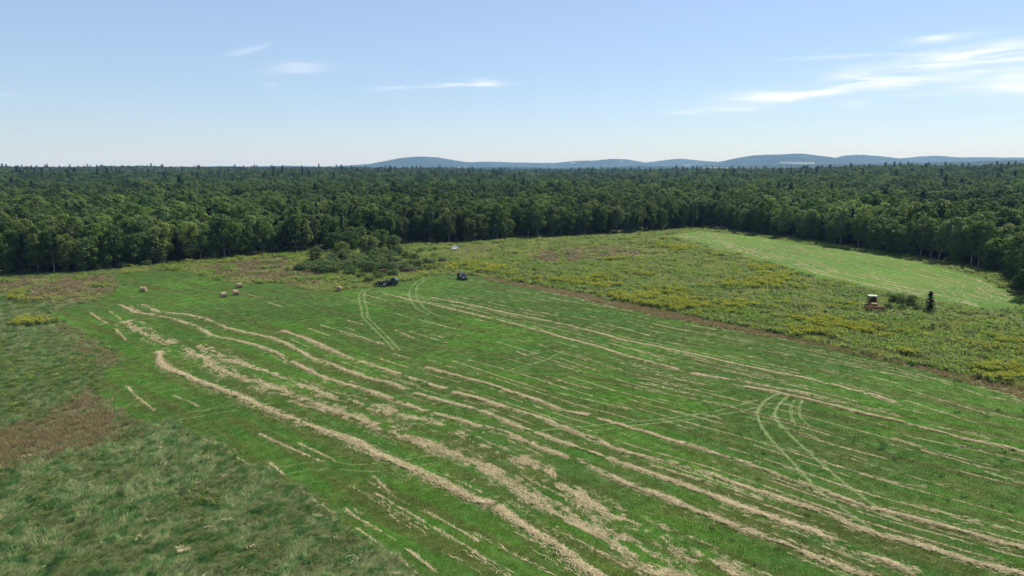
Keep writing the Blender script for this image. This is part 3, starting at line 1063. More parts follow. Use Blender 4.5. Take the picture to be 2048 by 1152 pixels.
flow = math.pi * 0.15 + (fbm(gx / 1.7, gy / 1.7, 51) - 0.5) * 6.5 + (fbm(gx / 14, gy / 14, 52) - 0.5) * 3 + rng.normal(size=len(gx)) * 0.75
hv = 0.45 + 0.75 * fbm(gx / 1.9, gy / 1.9, 61, 2)
g_n = 0.70 * fbm(gx / 12, gy / 8, 71) + 0.30 * fbm(gx / 1.7, gy / 1.7, 72, 2)
boost = (0.13 * np.exp(-((gpx - 1560) / 150) ** 2 - ((gpy - 545) / 40) ** 2) + 0.10 * np.exp(-((gpx - 1000) / 90) ** 2 - ((gpy - 540) / 14) ** 2)
         + 0.07 * np.exp(-((gpx - 1950) / 130) ** 2 - ((gpy - 690) / 35) ** 2) + 0.09 * np.exp(-((gpx - 1250) / 120) ** 2 - ((gpy - 500) / 14) ** 2)
         + 0.12 * np.exp(-((gpx - 60) / 70) ** 2 - ((gpy - 585) / 22) ** 2) + 0.14 * np.exp(-((gpx - 70) / 45) ** 2 - ((gpy - 648) / 7) ** 2))
# rows of rank weeds running beside the dry strip
BR_UP = np.array(gp([(925, 540), (1000, 549), (1100, 561), (1250, 588), (1400, 618), (1600, 660), (1800, 703), (2048, 755), (2300, 820)]))
dmin = np.full(len(gx), 1e9)
for k in range(len(BR_UP) - 1):
    d = BR_UP[k + 1] - BR_UP[k]
    tt = np.clip(((gx - BR_UP[k, 0]) * d[0] + (gy - BR_UP[k, 1]) * d[1]) / (d ** 2).sum(), 0, 1)
    dmin = np.minimum(dmin, np.hypot(gx - BR_UP[k, 0] - tt * d[0], gy - BR_UP[k, 1] - tt * d[1]))
rowsig = np.sin(dmin / 5.2 * 6.283) * (dmin < 16)
boost = boost + 0.07 * (rowsig > 0.2) * (dmin < 13) * (gpx > 930)
u = rng.random(len(gx))
gold = ((zone == 0) | (zone == 3)) & (g_n + 1.15 * boost > 0.665) & (u < 0.58) & (gpy > 478)
gold &= ~((zone == 3) & (boost < 0.05))
gold &= ~((gpx < 900) & (gpx > 200) & (u < 0.5))
tallw = (zone == 0) & ~gold & (rowsig > 0.35) & (gpx > 930) & (u < 0.6)
grow('mown_grass', (zone == 1) & (u < 0.8), P_stub, 'short bright green mown grass of the hay field', 'grass', 1.05, z=0.02)
grow('tall_grass', (zone == 3) & ~gold, P_lodged, 'tall unmown grass lying in wind-combed swirls beside the mown field', 'grass', 0.92, rotz=flow, hvar=hv)
rg = ((zone == 5) | (zone == 4)) & (fbm(gx / 4, gy / 4, 85) > 0.60)
zone[rg & (zone == 5)] = 0
zone[(zone == 4) & (gpx < 320) & (rng.random(len(gx)) < 0.40)] = 5
grow('dry_brown_grass', (zone == 4) & (u < 0.8), P_dryb, 'reddish brown dry grass bordering the mown field', 'grass', 0.85)
grow('dry_tan_grass', (zone == 5) & (u < 0.7), P_dryt, 'pale tan dry grass near the edge of the wood', 'grass', 0.8)
meadow = (zone == 0) & ~gold & ~tallw
wsel = meadow & (fbm(gx / 6, gy / 6, 81) + 0.3 * (u - 0.5) > 0.56)
meadow |= (zone == 6) & (u < 0.5)
grow('meadow_grass', meadow & ~wsel & (u < 0.85), P_rough, 'rough dull green grass of the unmown meadow', 'grass', 0.95)
grow('meadow_weeds', wsel | tallw, P_weed, 'leafy green weeds spread through the unmown meadow', 'weeds', 1.0)
grow('goldenrod', gold, P_gold, 'yellow flowering goldenrod massed through the meadow', 'goldenrod', 0.95)
dkm = (zone == 0) & (rng.random(len(gx)) < 0.012 + 0.02 * (rowsig > 0.3)) & (gpx > 900)
grow('meadow_thistles', dkm, P_dark, 'dark green clumps of coarse weeds dotted through the meadow', 'weeds', 1.5)
dk = (zone == 1) & (gpx > 1050) & (gpy > 800) & (fbm(gx / 5, gy / 5, 91) > 0.57) & (u < 0.012 + 0.03 * (gpx > 1700))
grow('field_weeds', dk, P_dark, 'small dark weeds dotted over the near part of the mown field', 'weeds', 0.5)


# ---------------------------------------------------------------- hay windrows, scattered hay and wheel tracks
def resample(P, st):
    P = np.array(P, float)
    sg = np.hypot(*np.diff(P, axis=0).T)
    cu = np.concatenate([[0], np.cumsum(sg)])
    s_ = np.arange(0, cu[-1], st)
    # Catmull-like smoothing through dense linear interpolation and a moving mean
    Q = np.stack([np.interp(s_, cu, P[:, 0]), np.interp(s_, cu, P[:, 1])], -1)
    w_ = max(3, int(2.5 / st) | 1)
    if len(Q) > w_ * 2:
        pad = np.pad(Q, ((w_ // 2, w_ // 2), (0, 0)), mode='edge')
        Q = np.stack([np.convolve(pad[:, c_], np.ones(w_) / w_, 'valid') for c_ in (0, 1)], -1)
    return Q


def strew(name, px_path, width, dens, mat, label, cat, group=None, kind=None, height=0.16, gap=0.35, gscale=2.2, L=(0.18, 0.50), w=(0.018, 0.042), spread=0.5, seed=0, z0=0.03,
          sparse=0.0, flat=0.2, world=False):
    """straw lying along a path: many small strips, heaped towards the middle"""
    rng = np.random.default_rng(seed + 500)
    Q = resample(px_path if world else gp(px_path), 0.4)
    if len(Q) < 3:
        return None
    T = np.gradient(Q, axis=0)
    T /= np.maximum(np.linalg.norm(T, axis=1, keepdims=True), 1e-6)
    dist = np.linalg.norm(Q, axis=1)
    big = np.clip(dist / 75, 0.9, 2.3)                      # coarser strands far off, fewer of them
    per = dens * 1.45 * 0.4 / big ** 1.25
    cnt = rng.poisson(per)
    idx = np.repeat(np.arange(len(Q)), cnt)
    n = len(idx)
    Nn = np.stack([-T[:, 1], T[:, 0]], -1)
    wv = width * (0.65 + 0.75 * fbm(idx * 0.4 / 5.0, seed * 3.1 + 0 * idx, seed))
    tail = rng.random(n) < 0.30
    off = np.where(tail, np.clip(rng.normal(size=n) * 0.85, -2.0, 2.0), np.clip(rng.normal(size=n) * 0.36, -1.0, 1.0)) * wv
    shift = (fbm(idx * 0.4 / 9.0, idx * 0 + 7.7, seed + 2) - 0.5) * width * 0.9
    p = Q[idx] + T[idx] * rng.uniform(-0.25, 0.25, n)[:, None] + Nn[idx] * (off + shift)[:, None]
    gate = 0.6 * fbm((idx * 0.4 + rng.uniform(-0.2, 0.2, n)) / (gscale * 1.7), (off + shift) / (gscale * 0.34) + seed, seed + 5, 3) + 0.4 * fbm(p[:, 0] / 0.8, p[:, 1] / 0.8, seed + 6, 2) + 0.12 * (rng.random(n) - 0.5)
    lng = fbm(idx * 0.4 / 11.0, idx * 0 + 1.3, seed + 9, 2)
    keep = (gate > gap + 0.10 * np.abs(off) / width) & (lng > sparse)
    idx, p, off, wv = idx[keep], p[keep], off[keep], wv[keep]
    n = len(idx)
    bg_ = big[idx]
    ang = np.arctan2(T[idx, 1], T[idx, 0]) + rng.normal(size=n) * spread
    ln = rng.uniform(L[0], L[1], n) * bg_ ** 0.5
    wd = rng.uniform(w[0], w[1], n) * bg_ ** 0.75
    pit = rng.normal(size=n) * flat
    rol = rng.normal(size=n) * 0.3
    lump = 0.5 + 1.0 * fbm(p[:, 0] / 0.7, p[:, 1] / 0.7, seed + 11, 2)
    z = z0 + height * np.clip(1 - (off / (wv * 0.95)) ** 2, 0.08, 1) * lump * rng.uniform(0.35, 1.0, n)
    d = np.stack([np.cos(ang) * np.cos(pit), np.sin(ang) * np.cos(pit), np.sin(pit)], -1)
    sd_ = np.stack([-np.sin(ang) * np.cos(rol), np.cos(ang) * np.cos(rol), np.sin(rol)], -1)
    c = np.stack([p[:, 0], p[:, 1], z], -1)
    hl, hw = (ln / 2)[:, None], (wd / 2)[:, None]
    V = np.stack([c - d * hl - sd_ * hw, c - d * hl + sd_ * hw, c + d * hl + sd_ * hw * 0.6, c + d * hl - sd_ * hw * 0.6], 1)
    V[:, :, 2] = np.maximum(V[:, :, 2], 0.024)
    V = V.reshape(-1, 3)
    F = np.arange(n * 4).reshape(-1, 4)
    STREW[0] += n
    if name is None:
        return V, rng.random(n)
    base = np.array([Q[0, 0], Q[0, 1], 0.0])
    o = link(name, np_mesh(name, V - base, F, mat, fattr=rng.random(n)), loc=tuple(base))
    return tag(o, label, cat, group, kind)


STREW = [0]
ROWS = [
    ([(318, 703), (322, 728), (345, 742), (400, 765), (470, 790), (540, 822), (600, 843), (647, 864), (712, 884), (762, 914), (837, 946), (887, 969), (937, 999), (995, 1014)],
     1.15, 260, 0.30, 'thick pale hay windrow hooking round at its far end and stopping in a heap', 0.22, 0.0),
    ([(992, 1012), (1024, 1036), (1061, 1064), (1111, 1089), (1149, 1124), (1200, 1158), (1260, 1210)],
     1.05, 260, 0.32, 'thick hay windrow leading from the heap out under the frame', 0.2, 0.0),
    ([(240, 610), (270, 626), (307, 630), (350, 640), (387, 652), (425, 672), (462, 679), (512, 692), (550, 705), (587, 727), (632, 750), (672, 765), (720, 777), (762, 792),
      (812, 810), (862, 825), (912, 840), (950, 852), (1007, 867), (1074, 894), (1124, 914), (1174, 934), (1211, 951), (1241, 964), (1286, 981), (1336, 999), (1374, 1016),
      (1424, 1036), (1461, 1051), (1524, 1071), (1574, 1086), (1624, 1114), (1686, 1136), (1760, 1165)],
     0.95, 190, 0.36, 'long wavy hay windrow, first above the wide patchy swath', 0.16, 0.22),
    ([(285, 610), (322, 626), (375, 630), (410, 639), (457, 657), (500, 667), (550, 677), (585, 695), (625, 717), (667, 732), (707, 747), (745, 760), (782, 768), (815, 782),
      (847, 793), (887, 805), (937, 815), (977, 830), (1024, 850), (1056, 864), (1099, 876), (1149, 894), (1199, 911), (1249, 929), (1299, 946), (1349, 964), (1399, 984),
      (1449, 1004), (1499, 1024), (1543, 1036), (1598, 1056), (1648, 1071), (1686, 1091), (1736, 1111), (1786, 1129), (1850, 1155)],
     0.95, 200, 0.35, 'long wavy hay windrow, second above the wide patchy swath', 0.16, 0.16),
    ([(562, 662), (594, 672), (632, 687), (674, 707), (712, 722), (752, 735), (800, 750), (844, 765), (894, 780)],
     1.0, 210, 0.34, 'hay windrow starting past the bales and ending in a blunt clump', 0.18, 0.1),
    ([(905, 785), (947, 795), (982, 807), (1024, 820), (1086, 840), (1136, 860), (1199, 884), (1236, 901), (1274, 911), (1356, 930), (1411, 946), (1500, 978), (1574, 1004),
      (1618, 1016), (1666, 1036), (1711, 1056), (1761, 1071), (1796, 1081), (1848, 1094), (1911, 1116), (1973, 1134), (2060, 1152), (2160, 1180)],
     1.0, 200, 0.36, 'broken hay windrow running down to the lower corner of the mown field', 0.16, 0.2),
    ([(848, 736), (912, 752), (962, 765), (1024, 785), (1086, 805), (1144, 827), (1185, 833)],
     0.95, 220, 0.32, 'short hay windrow ending in a bulge in the middle of the field', 0.18, 0.0),
    ([(1195, 838), (1229, 848), (1289, 864), (1336, 880), (1391, 895), (1416, 904), (1461, 918), (1536, 941), (1586, 961), (1641, 979), (1676, 996), (1711, 1004), (1761, 1019),
      (1811, 1034), (1848, 1041), (1886, 1053), (1948, 1069), (1986, 1081), (2060, 1099), (2200, 1140)],
     0.8, 200, 0.36, 'narrow hay windrow crossed by the curving wheel tracks', 0.16, 0.2),
    ([(767, 587), (824, 602), (874, 612), (937, 627), (1024, 647), (1099, 667), (1129, 677), (1164, 685), (1204, 697), (1261, 715), (1286, 722), (1359, 740)],
     0.75, 170, 0.34, 'thin straight hay windrow starting beside the parked tractor', 0.14, 0.1),
    ([(1381, 747), (1420, 755), (1462, 762)], 1.1, 200, 0.3, 'short stray piece of hay windrow on bright grass', 0.16, 0.0),
    ([(1486, 774), (1536, 782), (1565, 788), (1598, 795), (1648, 807), (1723, 827), (1786, 840), (1848, 857), (1891, 867), (1923, 879), (1961, 884), (2028, 899), (2120, 925)],
     0.75, 200, 0.34, 'hay windrow running on from where the wheel tracks meet', 0.16, 0.12),
    ([(860, 596), (950, 612), (1024, 629), (1104, 644), (1149, 654), (1199, 667), (1249, 682), (1324, 696), (1399, 712), (1461, 727), (1536, 742), (1611, 757), (1661, 770), (1711, 782),
      (1753, 792), (1795, 808)],
     0.75, 180, 0.34, 'long thin hay windrow closest to the brown grass strip', 0.14, 0.12),
]
for k, (path, wd, dn, gp_, lb, ht, sp) in enumerate(ROWS):
    strew('hay_windrow', path, wd * 0.74, dn * 0.58, M_hay, lb, 'windrow', 'hay windrows lying on the mown field', height=ht, gap=gp_ + 0.04, gscale=1.5, seed=20 + k, sparse=sp * 0.75)
# the wide, thin, patchy swath
SWATH = [[(250, 642), (270, 655), (290, 662), (320, 680), (350, 692), (375, 702), (412, 720), (437, 732), (470, 747), (512, 765), (560, 785), (620, 805), (700, 830), (780, 860), (860, 892),
          (935, 918), (1000, 950), (1060, 985), (1120, 1022), (1179, 1054), (1236, 1081), (1286, 1114), (1336, 1141), (1400, 1185)],
         [(400, 690), (450, 712), (512, 735), (587, 765), (662, 792), (737, 812), (837, 842), (912, 864), (962, 884), (1024, 909), (1080, 935), (1140, 975), (1199, 1014), (1299, 1049), (1349, 1089),
          (1424, 1134), (1490, 1180)]]
strew('hay_swath', SWATH[0], 2.4, 260, M_hay, 'wide patchy swath of thin scattered hay, its lower half', 'hay swath', 'patchy hay swaths', height=0.06, gap=0.46, gscale=2.0, seed=61, sparse=0.1)
strew('hay_swath', SWATH[1], 2.0, 220, M_hay, 'wide patchy swath of thin scattered hay, its upper half', 'hay swath', 'patchy hay swaths', height=0.06, gap=0.49, gscale=2.0, seed=62, sparse=0.1)
# thin lines of leavings
LINES = [[(252, 770), (270, 792), (295, 812), (312, 824)], [(345, 792), (375, 802), (402, 816)], [(517, 867), (574, 894), (652, 928)], [(594, 886), (649, 911), (676, 926)],
         [(687, 1014), (712, 1036), (749, 1056), (795, 1083)], [(812, 1099), (849, 1126), (882, 1152), (915, 1180)], [(749, 954), (781, 986)],
         [(749, 986), (787, 1009), (832, 1034), (874, 1059), (912, 1081), (942, 1099), (980, 1128)], [(837, 1016), (899, 1049), (962, 1086)],
         [(712, 1056), (737, 1074), (762, 1094), (799, 1119), (840, 1154)], [(597, 979), (637, 1006), (676, 1033)], [(400, 874), (445, 899), (512, 938)], [(540, 925), (568, 950)],
         [(180, 625), (192, 634), (214, 648)], [(215, 621), (242, 639)], [(230, 658), (254, 682)], [(1290, 765), (1360, 783), (1440, 800)], [(1030, 703), (1060, 714), (1110, 730), (1180, 748)],
         [(1665, 930), (1725, 948), (1790, 968), (1860, 975)], [(1915, 775), (1945, 785), (1978, 798)], [(1790, 878), (1840, 893)], [(1960, 790), (2048, 808)],
         [(985, 620), (1040, 632)], [(1380, 652), (1440, 660), (1530, 672)], [(640, 650), (700, 668), (770, 690)], [(790, 660), (830, 678)], [(905, 722), (990, 750), (1100, 785)],
         [(1110, 760), (1180, 778)], [(1260, 800), (1330, 818), (1420, 842), (1450, 850)], [(1300, 930), (1420, 965), (1530, 1000)], [(2030, 965), (2060, 972)], [(2020, 1040), (2060, 1052)],
         [(1160, 600), (1230, 615)], [(1330, 700), (1420, 722)], [(1600, 870), (1700, 900), (1800, 925)], [(1840, 900), (1960, 935), (2040, 952)]]
WISP = []
for k, path in enumerate(LINES):
    p0 = path[0]
    got = strew(None, path, 0.20 if p0[1] > 860 else 0.26, 24 if p0[1] > 700 else 34, M_hay, None, None, height=0.04, gap=0.36, gscale=1.4, seed=100 + k)
    if got is not None:
        WISP.append(got)
# long faint lines between and beside the rows, left by the mower
def chain(*idx):
    out_ = []
    for q in idx:
        out_ += ROWS[q][0]
    return np.array(gp(out_))


def between(A, B, f, m=90):
    def par(P):
        sg = np.hypot(*np.diff(P, axis=0).T)
        cu = np.concatenate([[0], np.cumsum(sg)])
        return cu, P
    Q = resample(A, 1.2)
    out_ = []
    for p in Q[::3]:
        k = np.argmin(((B - p) ** 2).sum(1))
        b0 = B[k]
        if ((b0 - p) ** 2).sum() > 900:
            continue
        out_.append(p * (1 - f) + b0 * f)
    return np.array(out_)


fam = [chain(8, 9, 10), chain(11), chain(6, 7), chain(4, 5), chain(3)]
fam = [resample(q, 0.5) for q in fam]
BRL = resample(gp([(960, 558), (1100, 590), (1250, 622), (1400, 655), (1550, 680), (1700, 711), (1850, 748), (2048, 804)]), 0.5)
pairs = [(0, 1, (0.25, 0.5, 0.75)), (2, 0, (0.1, 0.26, 0.42, 0.58, 0.74, 0.9)), (3, 2, (0.3, 0.62)), (4, 3, (0.5,))]
lk = 0
for (ia, ib, fs) in pairs:
    for f in fs:
        P = between(fam[ia], fam[ib], f)
        if len(P) < 6:
            continue
        lk += 1
        got = strew(None, P, 0.16, 27, M_hay, None, None, height=0.04, gap=0.44 + 0.06 * math.sin(lk * 2.3), gscale=2.6, seed=700 + lk, world=True, sparse=0.38, L=(0.2, 0.45), w=(0.018, 0.034), spread=0.35)
        if got is not None:
            WISP.append(got)
for f in (0.1, 0.22, 0.35, 0.5, 0.62, 0.75, 0.88):
    P = between(fam[1], BRL, f)
    if len(P) > 6:
        lk += 1
        got = strew(None, P, 0.16, 27, M_hay, None, None, height=0.04, gap=0.47, gscale=2.6, seed=700 + lk, world=True, sparse=0.42, L=(0.2, 0.45), w=(0.018, 0.034), spread=0.35)
        if got is not None:
            WISP.append(got)
# tan streaks along the far mown field
FA, FB = np.array(gp([(1345, 472), (1420, 487), (1520, 517), (1620, 546), (1720, 570), (1830, 592), (1960, 614)])), np.array(gp([(1400, 463), (1500, 473), (1620, 491), (1750, 510), (1870, 533), (1965, 560), (2030, 600)]))
for f in (0.04, 0.1, 0.17, 0.24, 0.31, 0.38, 0.46, 0.54, 0.62, 0.7, 0.78, 0.86, 0.94):
    P = between(FA, FB, f) if False else np.array([a_ * (1 - f) + b__ * f for a_, b__ in zip(FA, FB)])
    lk += 1
    got = strew(None, P, 0.9, 30 if f < 0.3 else 12, M_hay, None, None, L=(0.5, 1.1), w=(0.02, 0.04), spread=0.2, height=0.04, gap=0.45, gscale=4.0, seed=800 + lk, world=True, sparse=0.3)
    if got is not None:
        WISP.append(got)
# bleached straw spots in the tall grass
rsp = np.random.default_rng(44)
zi = np.flatnonzero((zone == 3) & (gpy > 720))
for q in rsp.choice(zi, 70):
    m = int(rsp.integers(4, 16))
    a = flow[q] + rsp.normal(size=m) * 0.4
    rd = rsp.uniform(0.12, 0.5)
    c = np.stack([gx[q] + rsp.normal(size=m) * rd, gy[q] + rsp.normal(size=m) * rd * 0.6, rsp.uniform(0.2, 0.42, m)], -1)
    hl, hw = rsp.uniform(0.08, 0.22, m)[:, None], rsp.uniform(0.008, 0.018, m)[:, None]
    dv = np.stack([np.cos(a), np.sin(a), rsp.normal(size=m) * 0.25], -1)
    sv = np.stack([-np.sin(a), np.cos(a), rsp.normal(size=m) * 0.3], -1)
    WISP.append((np.stack([c - dv * hl - sv * hw, c - dv * hl + sv * hw, c + dv * hl + sv * hw, c + dv * hl - sv * hw], 1).reshape(-1, 3), rsp.random(m)))
# many faint short streaks between them, all running with the rows
allseg = []
for r_ in ROWS[2:]:
    Q = resample(gp(r_[0]), 2.0)
    allseg.append(np.hstack([Q[:-1], np.diff(Q, axis=0)]))
allseg = np.vstack(allseg)
sV, sF, sA = [], [], []
rngs = np.random.default_rng(9)
cnt = 0
while cnt < 200:
    px_, py_ = rngs.uniform(250, 2060), rngs.uniform(585, 1150)
    x0, y0 = ground(px_, py_)
    if not inside(np.array([x0]), np.array([y0]), P_mown)[0]:
        continue
    if rngs.random() < (0.65 if px_ < 700 else 0.1) + 0.55 * (py_ > 820):
        continue
    cnt += 1
    k = np.argmin((allseg[:, 0] - x0) ** 2 + (allseg[:, 1] - y0) ** 2)
    d = allseg[k, 2:4] / np.linalg.norm(allseg[k, 2:4])
    Ln = rngs.uniform(1.5, 13)
    m = int(Ln * rngs.uniform(3, 11))
    dd = math.hypot(x0, y0)
    big = min(2.0, max(0.9, dd / 75))
    tt = rngs.uniform(-0.5, 0.5, m) * Ln
    oo = rngs.normal(size=m) * 0.10
    c = np.stack([x0 + d[0] * tt - d[1] * oo, y0 + d[1] * tt + d[0] * oo, np.full(m, 0.03) + rngs.random(m) * 0.09], -1)
    a = math.atan2(d[1], d[0]) + rngs.normal(size=m) * 0.4
    hl = (rngs.uniform(0.12, 0.32, m) * big ** 0.5)[:, None] / 1.0
    hw = (rngs.uniform(0.009, 0.02, m) * big ** 0.9)[:, None]
    dv = np.stack([np.cos(a), np.sin(a), np.zeros(m)], -1)
    sv = np.stack([-np.sin(a), np.cos(a), np.zeros(m)], -1)
    V = np.stack([c - dv * hl - sv * hw, c - dv * hl + sv * hw, c + dv * hl + sv * hw, c + dv * hl - sv * hw], 1).reshape(-1, 3)
    sV.append(V)
    sA.append(rngs.random(m))
sV = np.vstack(sV + [q[0] for q in WISP])
sA += [q[1] for q in WISP]
o = link('loose_hay', np_mesh('loose_hay', sV, np.arange(len(sV)).reshape(-1, 4), M_hay, fattr=np.concatenate(sA)))
tag(o, 'faint streaks and wisps of loose hay strewn over the mown field', 'hay', kind='stuff')

TRACKS = [
    ([(728, 580), (718, 588), (717, 600), (722, 618), (724, 634), (745, 655), (770, 680), (788, 702)], [(739, 578), (728, 586), (728, 600), (734, 618), (736, 636), (757, 657), (783, 682), (800, 702)]),
    ([(848, 556), (830, 566), (820, 580), (818, 592), (824, 606), (838, 620), (860, 630)], [(850, 560), (834, 572), (831, 586), (836, 602), (848, 616), (865, 628), (886, 634)]),
    ([(1560, 786), (1530, 800), (1512, 825), (1520, 850), (1545, 885), (1590, 930), (1640, 985), (1700, 1030), (1740, 1055)],
     [(1580, 790), (1558, 808), (1548, 830), (1562, 855), (1600, 890), (1650, 935), (1710, 985), (1790, 1040)]),
    ([(1590, 800), (1580, 820), (1585, 842), (1610, 865), (1650, 890)], [(1605, 800), (1597, 818), (1600, 838), (1622, 858)]),
    ([(560, 935), (640, 922), (720, 932), (800, 922), (870, 910)], [(575, 948), (650, 936), (730, 945), (810, 936), (880, 926)]),
    ([(330, 835), (400, 822), (470, 812), (540, 800)], [(350, 842), (420, 830), (490, 818), (550, 806)]),
    ([(1080, 862), (1200, 850), (1330, 838), (1440, 822), (1520, 800)], [(1160, 866), (1270, 852), (1390, 838), (1480, 824), (1545, 806)]),
    ([(880, 672), (895, 667), (920, 663)], [(884, 676), (900, 670), (918, 668), (905, 680), (930, 688)]),
    ([(1020, 740), (1090, 722), (1150, 690)], [(1030, 720), (1055, 712), (1080, 700)]),
]
TL = ['pale wheel tracks coming down from the parked tractor', 'pale curved wheel tracks between the tractor and the dark car', 'pale wheel tracks curving down across the windrows',
      'small pale loop of wheel tracks where several meet', 'faint wheel tracks crossing the thick windrow', 'faint wheel tracks across the narrow end of the field',
      'faint wheel tracks crossing the middle of the field', 'small whitish turning mark in the middle of the field', 'faint wheel tracks hooking round a windrow end']
for k, (a, b_) in enumerate(TRACKS):
    hv_ = 100 if k in (0, 1) else 70 if k == 2 else 34
    root = link('wheel_track', None)
    x0, y0 = ground(*a[0])
    root.location = (x0, y0, 0)
    tag(root, TL[k], 'wheel track', 'wheel tracks on the mown field', 'structure')
    for q, path in enumerate((a, b_)):
        o = strew('rut', path, 0.26, hv_ * 0.8, M_track, None, None, height=0.03, gap=0.30 if k < 3 else 0.40, gscale=1.5, L=(0.25, 0.5), w=(0.035, 0.06), spread=0.3, seed=300 + 2 * k + q, flat=0.05)
        if o is not None:
            o.parent = root
            o.location.x -= x0
            o.location.y -= y0
print('straw', STREW, len(sV) // 4)


# ---------------------------------------------------------------- built objects
class MB:
    """collects shapes and links them as one mesh object"""
    def __init__(s):
        s.v, s.f = [], []

    def raw(s, V, F):
        o = len(s.v)
        s.v += [tuple(p) for p in V]
        s.f += [tuple(q + o for q in f) for f in F]
        return s

    def box(s, c, d, rot=None):
        M = Matrix.Identity(3) if rot is None else rot
        V = []
        for sx_ in (-.5, .5):
            for sy_ in (-.5, .5):
                for sz_ in (-.5, .5):
                    V.append(Vector(c) + M @ Vector((sx_ * d[0], sy_ * d[1], sz_ * d[2])))
        return s.raw(V, [(0, 1, 3, 2), (4, 6, 7, 5), (0, 4, 5, 1), (2, 3, 7, 6), (0, 2, 6, 4), (1, 5, 7, 3)])

    def prism(s, prof, y0, y1, taper=None):
        """outline in x,z pushed along y; taper(z) narrows the width"""
        n = len(prof)
        tf = taper or (lambda z: 1.0)
        V = [(x, y0 * tf(z), z) for x, z in prof] + [(x, y1 * tf(z), z) for x, z in prof]
        F = [tuple(range(n)), tuple(range(2 * n - 1, n - 1, -1))]
        F += [(i, i + n, (i + 1) % n + n, (i + 1) % n) for i in range(n)]
        return s.raw(V, F)

    def tube(s, path, rad, k=8, cap=True):
        if not isinstance(rad, (list, tuple)):
            rad = [rad] * len(path)
        V, F = tube(path, rad, k)
        if cap:
            F = F + [tuple(range(k - 1, -1, -1)), tuple(range(len(V) - k, len(V)))]
        return s.raw(V, F)

    def lathe(s, prof, c, k=24, axis='y', closed=True):
        """profile of (radius, offset along the axis) turned round it"""
        n = len(prof)
        V, F = [], []
        for q in range(k):
            a = 2 * math.pi * q / k
            for r_, h in prof:
                u, v = r_ * math.cos(a), r_ * math.sin(a)
                p = {'y': (u, h, v), 'x': (h, u, v), 'z': (u, v, h)}[axis]
                V.append((p[0] + c[0], p[1] + c[1], p[2] + c[2]))
        for q in range(k):
            for i in range(n if closed else n - 1):
                j = (i + 1) % n
                F.append((q * n + i, q * n + j, ((q + 1) % k) * n + j, ((q + 1) % k) * n + i))
        return s.raw(V, F)

    def build(s, name, mat, parent=None, bevel=0.0, sm=False):
        me = bpy.data.meshes.new(name)
        me.from_pydata(s.v, [], s.f)
        me.materials.append(mat)
        b_ = bmesh.new()
        b_.from_mesh(me)
        bmesh.ops.recalc_face_normals(b_, faces=b_.faces[:])
        b_.to_mesh(me)
        b_.free()
        if sm:
            me.polygons.foreach_set('use_smooth', np.ones(len(me.polygons), bool))
        o = link(name, me, parent)
        if bevel:
            m = o.modifiers.new('bevel', 'BEVEL')
            m.width, m.segments, m.limit_method, m.angle_limit = bevel, 2, 'ANGLE', R(35)
        return o


def root_at(name, px, rz, label, cat, group=None, z=0.0, sc=1.0):
    o = bpy.data.objects.new(name, None)
    COL.objects.link(o)
    x, y = ground(*px) if not isinstance(px[0], tuple) else px[0]
    o.location = (x, y, z)
    o.rotation_euler = (0, 0, rz)
    o.scale = (sc, sc, sc)
    return tag(o, label, cat, group)


M_tyre = plain('rubber', (0.018, 0.018, 0.019), 0.85, 0.2, wear=0.3, scale=8)
M_iron = plain('dark_iron', (0.030, 0.029, 0.028), 0.7, 0.3, 0.3)
M_grn = plain('dark_green_paint', (0.012, 0.045, 0.022), 0.4, 0.5, wear=0.25)
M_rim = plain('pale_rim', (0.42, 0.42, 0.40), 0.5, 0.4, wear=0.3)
M_tan2 = plain('faded_tan_paint', (0.36, 0.30, 0.17), 0.6, 0.3, wear=0.35)
M_seat = plain('black_vinyl', (0.02, 0.02, 0.02), 0.6, 0.3)
M_glass = plain('tinted_glass', (0.012, 0.014, 0.016), 0.06, 0.6, wear=0.0)
M_lamp = plain('lamp_glass', (0.65, 0.65, 0.62), 0.15, 0.6, wear=0.0)
M_red = plain('red_lens', (0.30, 0.02, 0.02), 0.25, 0.5, wear=0.0)
M_car = plain('dark_car_paint', (0.012, 0.014, 0.020), 0.16, 0.6, wear=0.04)
M_carw = plain('white_car_paint', (0.72, 0.73, 0.74), 0.25, 0.5, wear=0.05)
M_yel = plain('weathered_yellow', (0.38, 0.20, 0.095), 0.65, 0.3, wear=0.35, scale=3, dirt=(0.20, 0.09, 0.05))
M_cream = plain('cream_roof', (0.46, 0.41, 0.28), 0.6, 0.3, wear=0.1)
M_rust = plain('rusty_red', (0.115, 0.034, 0.024), 0.85, 0.15, wear=0.5, scale=3, dirt=(0.09, 0.05, 0.035))
M_wood = plain('grey_wood', (0.10, 0.080, 0.062), 0.9, 0.1, wear=0.5, scale=5)
M_white = plain('white_boards', (0.80, 0.80, 0.78), 0.7, 0.2, wear=0.05, scale=0.3)
M_roof = plain('grey_roof', (0.22, 0.22, 0.23), 0.7, 0.2, wear=0.1, scale=0.3)


